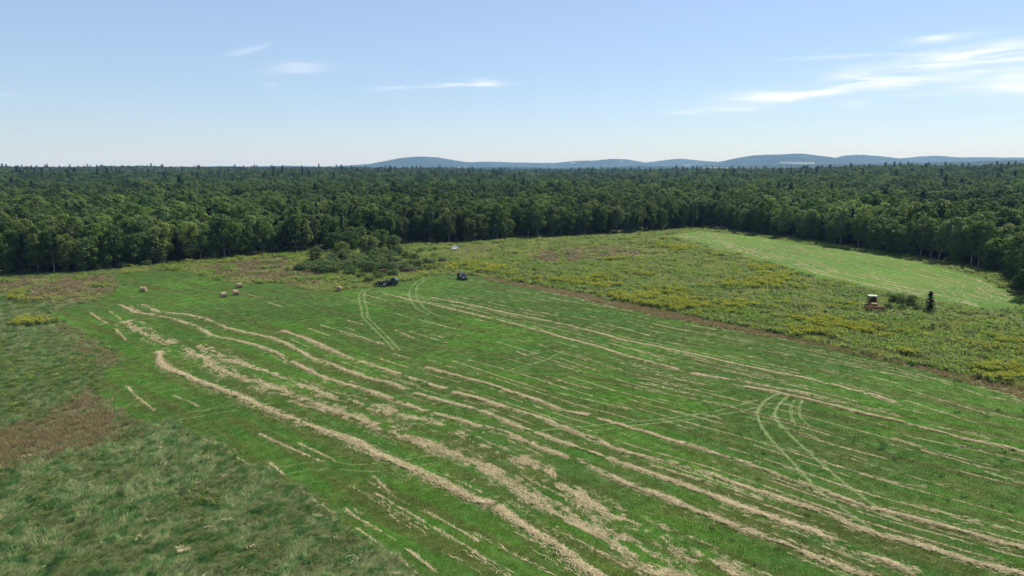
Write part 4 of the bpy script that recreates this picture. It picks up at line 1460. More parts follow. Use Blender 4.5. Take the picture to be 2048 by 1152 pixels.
def wheel(parent, c, r, w, rim, lug=False):
    t_ = MB().lathe([(r * 0.60, -w / 2), (r * 0.90, -w / 2), (r * 0.985, -w * 0.38), (r, 0), (r * 0.985, w * 0.38), (r * 0.90, w / 2), (r * 0.60, w / 2)], c, 28)
    if lug:
        for q in range(22):
            a = 2 * math.pi * q / 22
            for sd_ in (-1, 1):
                M = Matrix.Rotation(-a, 3, 'Y') @ Matrix.Rotation(0.6 * sd_, 3, 'X')
                t_.box((c[0] + math.cos(a + 0.07 * sd_) * r, c[1] + sd_ * w * 0.23, c[2] + math.sin(a + 0.07 * sd_) * r), (0.06, w * 0.5, 0.05), M)
    wo_ = bpy.data.objects.new('wheel', None)
    COL.objects.link(wo_)
    wo_.parent = parent
    t_.build('tyre', M_tyre, wo_, sm=True)
    MB().lathe([(0.0, -w * 0.30), (r * 0.30, -w * 0.30), (r * 0.52, -w * 0.16), (r * 0.62, -w * 0.40), (r * 0.62, w * 0.40), (r * 0.52, w * 0.16), (r * 0.30, w * 0.30), (0.0, w * 0.30)],
               c, 24, closed=False).build('rim', rim, wo_, sm=True)
    MB().lathe([(0.0, -w * 0.40), (r * 0.16, -w * 0.40), (r * 0.16, w * 0.40), (0.0, w * 0.40)], c, 12, closed=False).build('hub', M_iron, wo_)
    return wo_


# round bales
M_bale, t, out = material('bale_straw')
tco = t.add('ShaderNodeTexCoord').outputs['Object']
n1 = t.noise(t.mapping(tco, scale=(3, 14, 14)), 1.0, 5, 0.7)
n2 = t.noise(tco, 2.2, 4, 0.6)
c = t.mix(t.step(n1, 0.35, 0.7), (0.40, 0.29, 0.185), (0.25, 0.18, 0.115))
c = t.mix(t.math('MULTIPLY', t.step(n2, 0.5, 0.7), 0.5), c, (0.17, 0.135, 0.085))
principled(t, out, c, 0.9, 0.1, bump=n1, bstr=0.8, bdist=0.05)
BALES = [((287, 583.5), R(8), 'round hay bale standing alone far from the others, side on'),
         ((447, 594.5), R(38), 'round hay bale nearest the camera of the group of three'),
         ((472, 590), R(28), 'middle round hay bale of the group of three'),
         ((479, 575.5), R(36), 'round hay bale of the three closest to the tan grass'),
         ((678, 582.5), R(100), 'dark shaded round hay bale by the thicket, end on')]
for kb, (px, rz_, lb) in enumerate(BALES):
    ro = root_at('hay_bale', px, rz_, lb, 'hay bale', 'round bales on the mown field')
    rb = np.random.default_rng(600 + kb)
    r_, ln = 0.62, 1.18
    NK, NL = 40, 11
    V, F = [], []
    for i in range(NL):
        h = -ln / 2 + ln * i / (NL - 1)
        for q in range(NK):
            a = 2 * math.pi * q / NK
            rad = r_ * (1 + 0.03 * rb.normal() * 0.6 + 0.012 * math.sin(a * 3 + kb)) * (0.965 if i in (0, NL - 1) else 1)
            z = rad * math.sin(a)
            V.append((h, rad * math.cos(a), max(z, -r_ * 0.93) + r_ * 0.93))
    for i in range(NL - 1):
        for q in range(NK):
            F.append((i * NK + q, i * NK + (q + 1) % NK, (i + 1) * NK + (q + 1) % NK, (i + 1) * NK + q))
    m_ = MB().raw(V, F)
    m_.build('rolled_body', M_bale, ro, sm=True)
    for sd_ in (-1, 1):                              # spiral end faces
        V, F = [], []
        rings = 9
        for i in range(rings + 1):
            for q in range(NK):
                a = 2 * math.pi * q / NK
                f = i / rings
                rad = r_ * 0.965 * f
                hh = sd_ * (ln / 2 + 0.035 * (1 - f ** 3) * (1 + 0.5 * math.sin(22 * f + a)) + 0.01 * rb.normal() * (f < 1))
                z = rad * math.sin(a)
                V.append((hh, rad * math.cos(a), max(z, -r_ * 0.93) + r_ * 0.93))
        for i in range(rings):
            for q in range(NK):
                F.append((i * NK + q, i * NK + (q + 1) % NK, (i + 1) * NK + (q + 1) % NK, (i + 1) * NK + q))
        MB().raw(V, F).build('end_face', M_bale, ro, sm=True)
    nf = 110                                        # loose stalks
    th = rb.uniform(0, 6.283, nf)
    Cc = np.stack([rb.uniform(-ln / 2, ln / 2, nf), np.cos(th) * r_ * 1.01, np.maximum(np.sin(th) * r_ * 1.01, -r_ * 0.9) + r_ * 0.93], -1)
    Nv = np.stack([rb.normal(size=nf) * 0.3, np.cos(th), np.sin(th)], -1) + rb.normal(size=(nf, 3)) * 0.4
    V, F = quads(Cc, Nv, rb.uniform(0.08, 0.22, nf), 1.0, rb)
    link('loose_stalks', np_mesh('loose_stalks', V, F, M_hay, fattr=rb.random(nf)), ro)

# tractor
T_RZ = R(180 - 14)
tr_ = root_at('tractor', (766, 572.5), T_RZ, 'dark green open tractor parked in front of the thicket', 'tractor', sc=0.95)
MB().prism([(0.15, 0.80), (0.15, 1.36), (1.30, 1.30), (1.62, 1.18), (1.66, 0.80)], -0.34, 0.34).build('hood', M_grn, tr_, 0.05)
MB().box((1.685, 0, 0.98), (0.04, 0.5, 0.34)).build('grille', M_iron, tr_, 0.01)
MB().box((0.75, 0, 0.62), (1.7, 0.40, 0.36)).box((-0.7, 0, 0.78), (1.1, 0.55, 0.5)).box((1.15, 0, 0.45), (0.22, 1.15, 0.14)).box((-0.9, 0, 0.75), (0.26, 1.25, 0.26)).build('chassis', M_iron, tr_, 0.03)
for sd_ in (-1, 1):
    wheel(tr_, (-0.9, sd_ * 0.76, 0.78), 0.78, 0.42, M_rim, True)
    wheel(tr_, (1.15, sd_ * 0.66, 0.45), 0.45, 0.26, M_rim)
    MB().prism([(-1.55, 1.1), (-1.45, 1.45), (-0.9, 1.68), (-0.25, 1.50), (0.0, 1.05), (-0.06, 1.05), (-0.3, 1.42), (-0.9, 1.60), (-1.40, 1.38), (-1.48, 1.1)], sd_ * 0.52, sd_ * 1.0).build('fender', M_grn, tr_)
    MB().lathe([(0.0, -0.03), (0.09, -0.03), (0.07, 0.03), (0.0, 0.03)], (1.70, sd_ * 0.22, 1.08), 12, 'x', False).build('headlight', M_lamp, tr_)
MB().box((-0.72, 0, 1.14), (0.5, 0.5, 0.14)).box((-0.98, 0, 1.40), (0.10, 0.48, 0.46)).build('seat', M_seat, tr_, 0.03)
sw = MB()
sw.tube([(-0.05 + 0.0, 0, 1.25), (-0.22, 0, 1.55)], 0.03)
sw.build('steering_column', M_iron, tr_)
ring = [(-0.24 + 0.18 * math.cos(a) * 0.5, 0.2 * math.sin(a), 1.57 + 0.18 * math.cos(a) * 0.6) for a in np.linspace(0, 6.283, 17)]
MB().tube(ring, 0.018, 6).build('steering_wheel', M_seat, tr_)
MB().box((-1.32, -0.48, 1.75), (0.09, 0.09, 1.5)).box((-1.32, 0.48, 1.75), (0.09, 0.09, 1.5)).box((-1.32, 0, 2.52), (0.09, 1.05, 0.09)).build('roll_bar', M_iron, tr_, 0.015)
MB().tube([(0.85, 0.18, 1.3), (0.85, 0.18, 2.05)], 0.045).tube([(0.85, 0.18, 2.05), (0.80, 0.18, 2.15)], 0.05).build('exhaust_stack', M_iron, tr_)
for sd_ in (-1, 1):                                  # front loader arms folded down, with the bale spear
    MB().tube([(-0.1, sd_ * 0.52, 1.35), (0.9, sd_ * 0.52, 1.55), (1.9, sd_ * 0.52, 0.75)], 0.065, 6).build('loader_arm', M_tan2, tr_)
    MB().tube([(2.1, sd_ * 0.35, 0.55), (2.95, sd_ * 0.35, 0.50)], [0.04, 0.008], 6).build('bale_spear', M_iron, tr_)
MB().box((2.0, 0, 0.72), (0.14, 1.25, 0.62)).build('loader_frame', M_iron, tr_, 0.02)

# round baler behind it
bx_ = root_at('round_baler', (788, 570.5), T_RZ, 'tall dark green round baler hitched behind the tractor', 'baler', sc=0.95)
tp = lambda z: 1.0
prof = [(0.85, 0.55), (1.0, 1.05), (0.80, 1.60), (0.30, 2.02), (-0.12, 2.10), (-0.12, 0.42), (0.45, 0.42)]
MB().prism(prof, -0.72, 0.72).build('chamber', M_grn, bx_, 0.05)
MB().prism([(-0.15, 2.09), (-0.65, 2.02), (-1.15, 1.62), (-1.32, 1.15), (-1.12, 0.62), (-0.72, 0.42), (-0.15, 0.42)], -0.71, 0.71).build('tailgate', M_grn, bx_, 0.06)
for sd_ in (-1, 1):
    MB().prism([(0.72, 0.62), (0.84, 1.05), (0.66, 1.50), (0.22, 1.86), (-0.05, 1.90), (-0.05, 0.62)], sd_ * 0.722, sd_ * 0.775).build('side_panel', M_grn, bx_, 0.02)
    MB().box((-0.6, sd_ * 0.722, 1.25), (0.75, 0.05, 0.10)).build('belt_guard', M_tan2, bx_, 0.01)
    wheel(bx_, (-0.1, sd_ * 0.92, 0.40), 0.40, 0.26, M_rim)
MB().box((0.35, 0, 2.045), (0.55, 1.2, 0.04), Matrix.Rotation(R(38), 3, 'Y')).build('top_highlight', M_rim, bx_, 0.01)  # highlight of the reflective top, put in as a pale panel in rim paint
MB().tube([(0.9, 0.45, 0.55), (2.0, 0.0, 0.55)], 0.06, 6).tube([(0.9, -0.45, 0.55), (2.0, 0.0, 0.55)], 0.06, 6).box((2.1, 0, 0.55), (0.3, 0.12, 0.08)).build('drawbar', M_iron, bx_)
pk = MB().lathe([(0.0, -0.7), (0.20, -0.7), (0.20, 0.7), (0.0, 0.7)], (0.98, 0, 0.30), 12, closed=False)
for q in range(14):
    for a in (0.3, 1.9, 3.4, 5.0):
        y_ = -0.65 + q * 0.1
        pk.tube([(0.98 + 0.18 * math.cos(a), y_, 0.30 + 0.18 * math.sin(a)), (0.98 + 0.29 * math.cos(a), y_, 0.30 + 0.29 * math.sin(a))], 0.01, 4)
pk.build('pickup_reel', M_iron, bx_)


def car(px, rz_, paint, label, low=False, sc=1.0):
    ro = root_at('car', px, rz_, label, 'car', sc=sc)
    nar = lambda z: 1.0 if z < 0.92 else 1.0 - 0.24 * (z - 0.92) / 0.62
    wheelx = (1.35, -1.30)

    def arch(x0):
        return [(x0 + 0.40 * math.cos(a), 0.34 + 0.40 * math.sin(a)) for a in np.linspace(0.05, math.pi - 0.05, 9)]
    low_edge = [(2.10, 0.34)] + [(x, z) for x, z in arch(wheelx[0])] + [(x, z) for x, z in arch(wheelx[1])] + [(-2.05, 0.34)]
    body = low_edge + [(-2.16, 0.55), (-2.14, 0.92), (-1.95, 0.99), (0.95, 1.0), (1.75, 0.90), (2.10, 0.74), (2.18, 0.52)]
    MB().prism(body, -0.88, 0.88).build('body', paint, ro, 0.05)
    MB().prism([(1.02, 0.985), (0.32, 1.46), (0.05, 1.51), (-1.25, 1.50), (-1.62, 1.40), (-1.98, 0.985)], -0.86, 0.86, nar).build('cabin', M_glass, ro, 0.02)
    MB().prism([(0.30, 1.475), (0.05, 1.525), (-1.25, 1.515), (-1.66, 1.41), (-1.66, 1.45), (-1.25, 1.56), (0.05, 1.57), (0.32, 1.52)], -0.66, 0.66).build('roof', paint, ro, 0.02)
    for sd_ in (-1, 1):
        for (xa, xb) in ((1.0, 0.28), (-0.42, -0.42), (-1.30, -1.36), (-2.0, -1.66)):
            MB().tube([(xa, sd_ * 0.862, 0.99), (xb, sd_ * 0.668, 1.50)], 0.035, 6).build('pillar', paint, ro)
        for x0 in wheelx:
            wheel(ro, (x0, sd_ * 0.76, 0.34), 0.34, 0.23, M_rim)
        MB().box((2.12, sd_ * 0.62, 0.70), (0.10, 0.36, 0.13)).build('headlight', M_lamp, ro, 0.02)
        MB().box((-2.13, sd_ * 0.70, 0.82), (0.08, 0.20, 0.22)).build('tail_light', M_red, ro, 0.02)
        MB().box((0.78, sd_ * 0.97, 1.02), (0.14, 0.2, 0.13)).build('mirror', paint, ro, 0.03)
        MB().box((0.05, sd_ * 0.884, 0.80), (0.16, 0.03, 0.03)).box((-0.9, sd_ * 0.884, 0.80), (0.16, 0.03, 0.03)).build('door_handles', M_iron, ro)
    MB().box((2.17, 0, 0.44), (0.08, 1.5, 0.16)).box((-2.15, 0, 0.44), (0.08, 1.5, 0.18)).build('bumpers', M_iron, ro, 0.02)
    MB().box((2.165, 0, 0.68), (0.04, 0.8, 0.12)).build('grille', M_iron, ro, 0.01)
    return ro


car((925, 558.5), R(-66), M_car, 'dark car parked on the top edge of the mown field')
car((910, 499), R(-100), M_carw, 'small white-roofed car half sunk in weeds by the wood', sc=0.76)

# bulldozer
bd = root_at('bulldozer', (1744, 620), R(-104), 'weathered yellow bulldozer with cream cab roof standing in the weeds', 'bulldozer', sc=1.1)
for sd_ in (-1, 1):
    y_ = sd_ * 0.82
    cs_ = [(-1.15 + 0.40 * math.cos(a), 0.46 + 0.40 * math.sin(a)) for a in np.linspace(math.pi / 2, 3 * math.pi / 2, 9)] + [(1.15 + 0.40 * math.cos(a), 0.46 + 0.40 * math.sin(a)) for a in np.linspace(-math.pi / 2, math.pi / 2, 9)]
    trk = bpy.data.objects.new('track', None)
    COL.objects.link(trk)
    trk.parent = bd
    MB().prism(cs_, y_ - 0.2, y_ + 0.2).build('track_chain', M_iron, trk)
    per = 2 * 2.3 + 2 * math.pi * 0.40
    sh = None
    for q in range(36):
        d = per * q / 36
        if d < 2.3:
            p, a = (1.15 - d, 0.87), 0.0
        elif d < 2.3 + math.pi * 0.40:
            a = (d - 2.3) / 0.40
            p = (-1.15 - 0.41 * math.sin(a), 0.46 + 0.41 * math.cos(a))
        elif d < 4.6 + math.pi * 0.40:
            p, a = (-1.15 + d - 2.3 - math.pi * 0.40, 0.05), math.pi
        else:
            a = math.pi + (d - 4.6 - math.pi * 0.40) / 0.40
            p = (1.15 - 0.41 * math.sin(a), 0.46 + 0.41 * math.cos(a))
        if sh is None:
            sh = MB().box((0, 0, 0), (0.15, 0.46, 0.03)).box((0, 0, 0.025), (0.03, 0.46, 0.03)).build('track_shoe', M_iron, trk)
            so = sh
        else:
            so = sh.copy()
            COL.objects.link(so)
        so.location = (p[0], y_, p[1])
        so.rotation_euler = (0, -a, 0)
    MB().box((0, sd_ * 1.06, 0.46), (2.0, 0.05, 0.22)).build('track_frame', M_yel, bd, 0.02)
    for xx in (-1.15, 1.15):
        MB().lathe([(0.0, -0.03), (0.28, -0.03), (0.28, 0.03), (0.0, 0.03)], (xx, sd_ * 1.045, 0.46), 16, closed=False).build('sprocket', M_yel, bd)
    MB().tube([(-0.2, sd_ * 1.16, 0.5), (1.75, sd_ * 1.16, 0.42)], 0.09, 6).build('push_arm', M_yel, bd)
MB().box((0.0, 0, 0.80), (2.3, 1.1, 0.5)).build('hull', M_yel, bd, 0.03)
MB().prism([(0.15, 1.0), (0.15, 1.62), (1.30, 1.52), (1.42, 1.40), (1.42, 0.8)], -0.45, 0.45).build('hood', M_yel, bd, 0.04)
MB().box((1.44, 0, 1.15), (0.04, 0.72, 0.55)).build('grille', M_iron, bd, 0.01)
MB().tube([(0.75, 0.15, 1.55), (0.75, 0.15, 2.15)], 0.05).build('exhaust_stack', M_iron, bd)
MB().box((-0.55, 0, 1.2), (1.3, 1.5, 0.32)).build('cab_floor', M_yel, bd, 0.03)
for xx in (-1.15, 0.05):
    for sd_ in (-1, 1):
        MB().box((xx, sd_ * 0.66, 1.95), (0.10, 0.10, 1.35)).build('cab_post', M_yel, bd, 0.01)
for sd_ in (-1, 1):
    MB().box((-0.55, sd_ * 0.66, 1.95), (1.08, 0.02, 1.2)).build('side_window', M_glass, bd)
MB().box((0.05, 0, 1.95), (0.02, 1.2, 1.2)).build('windscreen', M_glass, bd)
MB().box((-1.15, 0, 1.95), (0.02, 1.2, 1.2)).build('rear_window', M_glass, bd)
MB().prism([(-1.30, 2.64), (-1.22, 2.78), (0.12, 2.78), (0.22, 2.64)], -0.80, 0.80).build('cab_roof', M_cream, bd, 0.03)
blade = [(1.98 + 0.18 * (1 - math.cos((f - 0.5) * 2.6)) * 1.2, 0.12 + 0.98 * f) for f in np.linspace(0, 1, 9)]
blade2 = [(x - 0.06, z) for x, z in reversed(blade)]
bl = MB().prism(blade + blade2, -1.55, 1.55).build('blade', M_yel, bd)
MB().box((2.04, 1.57, 0.62), (0.5, 0.06, 1.0)).box((2.04, -1.57, 0.62), (0.5, 0.06, 1.0)).build('end_bits', M_yel, bl, 0.01)
MB().box((2.14, 0, 1.13), (0.12, 3.14, 0.07)).build('top_edge', M_yel, bl, 0.01)
MB().box((2.06, 0, 0.11), (0.10, 3.14, 0.12)).build('cutting_edge', M_iron, bl, 0.01)
for sd_ in (-1, 1):
    MB().tube([(1.35, sd_ * 0.42, 1.25), (1.92, sd_ * 0.5, 0.75)], 0.05).build('lift_cylinder', M_iron, bd)
    MB().lathe([(0.0, -0.04), (0.10, -0.04), (0.10, 0.04), (0.0, 0.04)], (0.15, sd_ * 0.5, 2.55), 12, 'x', False).build('work_light', M_lamp, bd)

# old machinery and a heap of brush at the thicket's foot
im = root_at('rusty_seeder', (767, 549), R(160), 'rusty red farm implement half hidden in front of the thicket', 'implement')
MB().prism([(-0.5, 0.75), (-0.62, 1.35), (0.55, 1.35), (0.42, 0.75)], -1.0, 1.0).build('hopper', M_rust, im, 0.03)
MB().box((-0.03, 0, 1.39), (1.22, 2.04, 0.05)).build('lid', M_rust, im, 0.01)
MB().box((0, 0, 0.62), (0.9, 1.9, 0.12)).tube([(0.4, 0.6, 0.6), (1.7, 0, 0.5)], 0.05).tube([(0.4, -0.6, 0.6), (1.7, 0, 0.5)], 0.05).build('frame', M_iron, im)
for sd_ in (-1, 1):
    wheel(im, (-0.1, sd_ * 1.18, 0.5), 0.5, 0.16, M_rust)
for q in range(8):
    MB().lathe([(0.0, -0.01), (0.22, -0.01), (0.22, 0.01), (0.0, 0.01)], (-0.45, -0.85 + q * 0.24, 0.24), 14, closed=False).build('disc', M_iron, im)

lg = np.random.default_rng(70)
bp = root_at('brush_pile', (815, 545), R(5), 'dark heap of weathered logs and branches beside the thicket', 'brush pile')
for q in range(34):
    ln = lg.uniform(1.4, 3.6)
    lay = q // 9
    c0 = np.array([lg.uniform(-2.6, 2.6) * (1 - lay * 0.18), lg.uniform(-0.8, 0.8), 0.16 + lay * 0.30 + lg.random() * 0.1])
    a = lg.normal() * 0.5
    d = np.array([math.cos(a), math.sin(a), lg.normal() * 0.10]) * ln / 2
    r0 = lg.uniform(0.06, 0.17)
    MB().tube([tuple(c0 - d), tuple(c0 + lg.normal(size=3) * 0.05), tuple(c0 + d)], [r0, r0 * 0.95, r0 * 0.7], 8).build('log', M_wood, bp, sm=True)
tw_ = MB()
for q in range(120):
    c0 = np.array([lg.uniform(-3.0, 3.0), lg.uniform(-1.0, 1.0), lg.uniform(0.3, 1.4)])
    d = lg.normal(size=3) * np.array([0.7, 0.5, 0.35])
    tw_.tube([tuple(c0), tuple(c0 + d * 0.6 + lg.normal(size=3) * 0.08), tuple(c0 + d)], [0.03, 0.02, 0.008], 5, False)
tag(tw_.build('twigs', M_wood, bp), kind='stuff')


# a person in white top and blue jeans
def person(px, rz_, label):
    J = {'pel': (0, 0, 0.94, 0.145), 'wai': (0.0, 0, 1.08, 0.125), 'che': (0, 0, 1.30, 0.155), 'nk0': (0, 0, 1.47, 0.07), 'nk1': (0.01, 0, 1.53, 0.055), 'hd0': (0.02, 0, 1.60, 0.085), 'hd1': (0.02, 0, 1.70, 0.095),
         'hd2': (0.01, 0, 1.76, 0.055)}
    E = [('pel', 'wai'), ('wai', 'che'), ('che', 'nk0'), ('nk0', 'nk1'), ('nk1', 'hd0'), ('hd0', 'hd1'), ('hd1', 'hd2')]
    for n_, sd_ in (('l', 1), ('r', -1)):
        fx = 0.05 * sd_
        J.update({n_ + 'hip': (0, sd_ * 0.10, 0.88, 0.105), n_ + 'kn': (0.02 + fx, sd_ * 0.12, 0.49, 0.066), n_ + 'ca': (0.0 + fx, sd_ * 0.12, 0.36, 0.062), n_ + 'an': (-0.02 + fx, sd_ * 0.13, 0.10, 0.042),
                  n_ + 'he': (-0.03 + fx, sd_ * 0.13, 0.045, 0.045), n_ + 'to': (0.17 + fx, sd_ * 0.15, 0.035, 0.035),
                  n_ + 'sh': (0, sd_ * 0.20, 1.42, 0.075), n_ + 'el': (-0.03, sd_ * 0.28, 1.14, 0.048), n_ + 'wr': (0.08, sd_ * 0.29, 0.90, 0.033), n_ + 'pa': (0.10, sd_ * 0.285, 0.83, 0.036)})
        E += [('pel', n_ + 'hip'), (n_ + 'hip', n_ + 'kn'), (n_ + 'kn', n_ + 'ca'), (n_ + 'ca', n_ + 'an'), (n_ + 'an', n_ + 'he'), (n_ + 'he', n_ + 'to'), ('che', n_ + 'sh'), (n_ + 'sh', n_ + 'el'),
              (n_ + 'el', n_ + 'wr'), (n_ + 'wr', n_ + 'pa')]
        for q, (oy, ln) in enumerate(((-0.028, 0.085), (-0.010, 0.098), (0.009, 0.092), (0.027, 0.072))):
            a_, b_, c_ = '%sf%da' % (n_, q), '%sf%db' % (n_, q), '%sf%dc' % (n_, q)
            bx, bz = 0.105 + oy, 0.80
            J[a_] = (bx, sd_ * 0.285, bz, 0.010)
            J[b_] = (bx + 0.006, sd_ * 0.278, bz - ln * 0.5, 0.009)
            J[c_] = (bx + 0.004, sd_ * 0.262, bz - ln, 0.008)
            E += [(n_ + 'pa', a_), (a_, b_), (b_, c_)]
        J[n_ + 't1'] = (0.145, sd_ * 0.272, 0.845, 0.011)
        J[n_ + 't2'] = (0.155, sd_ * 0.262, 0.805, 0.009)
        E += [(n_ + 'wr', n_ + 't1'), (n_ + 't1', n_ + 't2')]
    keys = list(J)
    me = bpy.data.meshes.new('body')
    me.from_pydata([J[k][:3] for k in keys], [(keys.index(a), keys.index(b)) for a, b in E], [])
    tmp = bpy.data.objects.new('body', me)
    COL.objects.link(tmp)
    tmp.modifiers.new('skin', 'SKIN')
    for i, k in enumerate(keys):
        sv = me.skin_vertices[0].data[i]
        sv.radius = (J[k][3], J[k][3])
        sv.use_root = (k == 'pel')
    ss = tmp.modifiers.new('sub', 'SUBSURF')
    ss.levels = ss.render_levels = 1
    dg = bpy.context.evaluated_depsgraph_get()
    nm = bpy.data.meshes.new_from_object(tmp.evaluated_get(dg))
    bpy.data.objects.remove(tmp)
    skin, shirt, jean, hair, shoe = (plain('skin', (0.45, 0.27, 0.20), 0.6, wear=0), plain('white_cotton', (0.75, 0.74, 0.72), 0.9, wear=0), plain('blue_denim', (0.045, 0.085, 0.14), 0.9, wear=0.1),
                                     plain('brown_hair', (0.05, 0.03, 0.02), 0.7, wear=0), plain('dark_shoes', (0.03, 0.025, 0.02), 0.7, wear=0))
    nm.materials.clear()
    for m in (skin, shirt, jean, hair, shoe):
        nm.materials.append(m)
    for p_ in nm.polygons:
        x, y, z = p_.center
        i = 0
        if z < 0.085:
            i = 4
        elif z < 0.98 and abs(y) < 0.235:
            i = 2
        elif z < 1.47 and (abs(y) < 0.235 or z > 1.2):
            i = 1
        p_.material_index = i
        p_.use_smooth = True
    ro = root_at('person', px, rz_, label, 'person')
    link('body', nm, ro)
    hv = MB()
    V, F = [], []
    for i in range(9):                       # hair cap over back and top of the head
        for q in range(16):
            th_, ph = i / 8 * 1.75, q / 16 * 6.283
            rr_ = 0.108
            lo = 1.0 if math.cos(ph) < 0.35 else 0.62
            th2 = th_ * lo
            V.append((0.015 + rr_ * math.sin(th2) * math.cos(ph), rr_ * 0.92 * math.sin(th2) * math.sin(ph), 1.70 + rr_ * math.cos(th2)))
    for i in range(8):
        for q in range(16):
            F.append((i * 16 + q, i * 16 + (q + 1) % 16, (i + 1) * 16 + (q + 1) % 16, (i + 1) * 16 + q))
    hv.raw(V, F).build('hair', hair, ro, sm=True)
    MB().lathe([(0, 0.0), (0.014, 0.012), (0.012, 0.03), (0, 0.045)], (0.105, 0, 1.655), 8, 'x', False).build('nose', skin, ro, sm=True)
    for sd_ in (-1, 1):
        MB().lathe([(0, -0.006), (0.012, 0), (0, 0.006)], (0.108, sd_ * 0.034, 1.69), 8, 'x', False).build('eye', hair, ro)
        MB().box((0.01, sd_ * 0.095, 1.675), (0.035, 0.02, 0.06)).build('ear', skin, ro, 0.008)
    MB().box((0.103, 0, 1.605), (0.012, 0.05, 0.01)).build('mouth', M_red, ro, 0.003)
    return ro


person((905.5, 556.5), R(25), 'person in white top and blue jeans standing beside the dark car')

# ---------------------------------------------------------------- shrubs and single trees of the thicket
SHR = [broad_tree(201, 2.6, 3.4, 0.02, 11, 1300, 0.24, M_shrub), broad_tree(202, 1.9, 3.0, 0.02, 10, 1100, 0.22, M_shrub), broad_tree(203, 3.4, 3.2, 0.04, 12, 1400, 0.26, M_shrub),
       broad_tree(204, 2.2, 2.4, 0.03, 10, 1000, 0.22, M_leaf)]
rsh = np.random.default_rng(88)
SP = [(600, 541, 0), (628, 543, 1), (655, 538, 0), (650, 546, 1), (680, 541, 0), (700, 546, 1), (716, 536, 2), (740, 545, 0), (733, 532, 0), (762, 536, 2), (775, 528, 0), (790, 538, 1), (800, 524, 0),
      (822, 530, 1), (838, 535, 0), (852, 528, 0), (866, 533, 1), (880, 536, 1), (845, 541, 1), (862, 541, 1), (745, 520, 2), (770, 515, 2), (795, 512, 2), (812, 516, 0), (690, 525, 2), (712, 522, 0),
      (665, 528, 0), (700, 552, 3), (722, 556, 3), (755, 553, 3), (785, 552, 3), (640, 533, 1), (830, 521, 0), (885, 524, 1), (868, 515, 3), (842, 505, 3), (870, 501, 3), (905, 528, 1), (690, 536, 0), (727, 541, 0),
      (780, 545, 0), (758, 560, 3), (738, 566, 3)]
fill = [(588, 541), (620, 530), (650, 522), (700, 518), (760, 514), (800, 517), (840, 522), (885, 532), (880, 541), (840, 538), (795, 545), (745, 549), (690, 551), (640, 547)]
while len(SP) < 96:
    a_, b__ = rsh.uniform(588, 885), rsh.uniform(514, 551)
    if inside(np.array([a_]), np.array([b__]), fill)[0] and not (745 < a_ < 845 and b__ > 540):
        SP.append((a_, b__, int(rsh.choice([0, 0, 1, 1, 3]))))
for k, (px_, py_, ki) in enumerate(SP):
    x, y = ground(px_, py_)
    sc_ = rsh.uniform(1.15, 1.7) * (0.62 if px_ > 795 else 0.9)
    dep = 'hindmost' if py_ < 525 else 'midway' if py_ < 537 else 'foremost'
    side = 'at the low end of the thicket' if px_ < 660 else 'in front of the dark thicket trees' if px_ < 750 else 'just behind the tractor and baler' if px_ < 800 else 'beside the heap of logs' if px_ < 860 else 'at the outer tip of the thicket'
    make_tree('shrub', SHR[ki], x, y, 0, (sc_ * 1.15, sc_ * rsh.uniform(0.62, 0.92)), rsh.uniform(0, 6.28),
              '%s, %s %s' % (('grey green spreading shrub', 'low grey green shrub', 'tall grey green shrub', 'small dark green bush')[ki], dep, side), 'shrub', 'shrubs of the thicket')
TT = [(632, 523, 4, 0.62, 'dark bushy tree standing alone in front of the thicket'), (668, 505, 2, 0.85, 'dark spreading tree at the low end of the thicket'), (700, 508, 0, 0.86, 'big dark round tree in the middle of the thicket'),
      (738, 513, 4, 0.95, 'broad dark tree at the front of the thicket, nearest the tractor'), (762, 500, 2, 0.90, 'dark tree behind the front of the thicket'), (786, 503, 4, 0.78, 'leafy tree at the tip of the thicket'),
      (722, 497, 1, 0.82, 'tall dark tree at the back of the thicket'), (684, 515, 4, 0.70, 'low dark tree at the front of the thicket, beside the spreading one'),
      (745, 493, 0, 0.84, 'round tree where the thicket joins the wood')]
for (px_, py_, ki, sc_, lb) in TT:
    x, y = ground(px_, py_)
    make_tree('thicket_tree', BROAD[ki], x, y, 0, (sc_ * 1.12, sc_ * 0.72), rsh.uniform(0, 6.28), lb, 'tree', 'trees of the thicket')
# bushes beside the bulldozer
x, y = ground(1858, 627)
make_tree('spruce_tree', SPRUCE[1], x, y, 0, (0.80, 0.40), 0.4, 'dark young spruce standing alone past the bulldozer', 'tree')
for (px_, py_, ki, sc_, lb) in [(1776, 622, 3, 0.8, 'small bush touching the bulldozer blade'), (1803, 624, 0, 0.62, 'round bush between bulldozer and young spruce, nearest the camera'), (1800, 612, 2, 0.7, 'tall bush between bulldozer and young spruce'),
                                (1822, 616, 2, 0.85, 'tallest bush beside the young spruce'), (1786, 609, 3, 1.0, 'dark bush behind the bulldozer'), (1836, 622, 1, 0.7, 'low bush at the foot of the young spruce')]:
    x, y = ground(px_, py_)
    make_tree('bush', SHR[ki], x, y, 0, (sc_, sc_), rsh.uniform(0, 6.28), lb, 'bush', 'bushes beside the bulldozer')
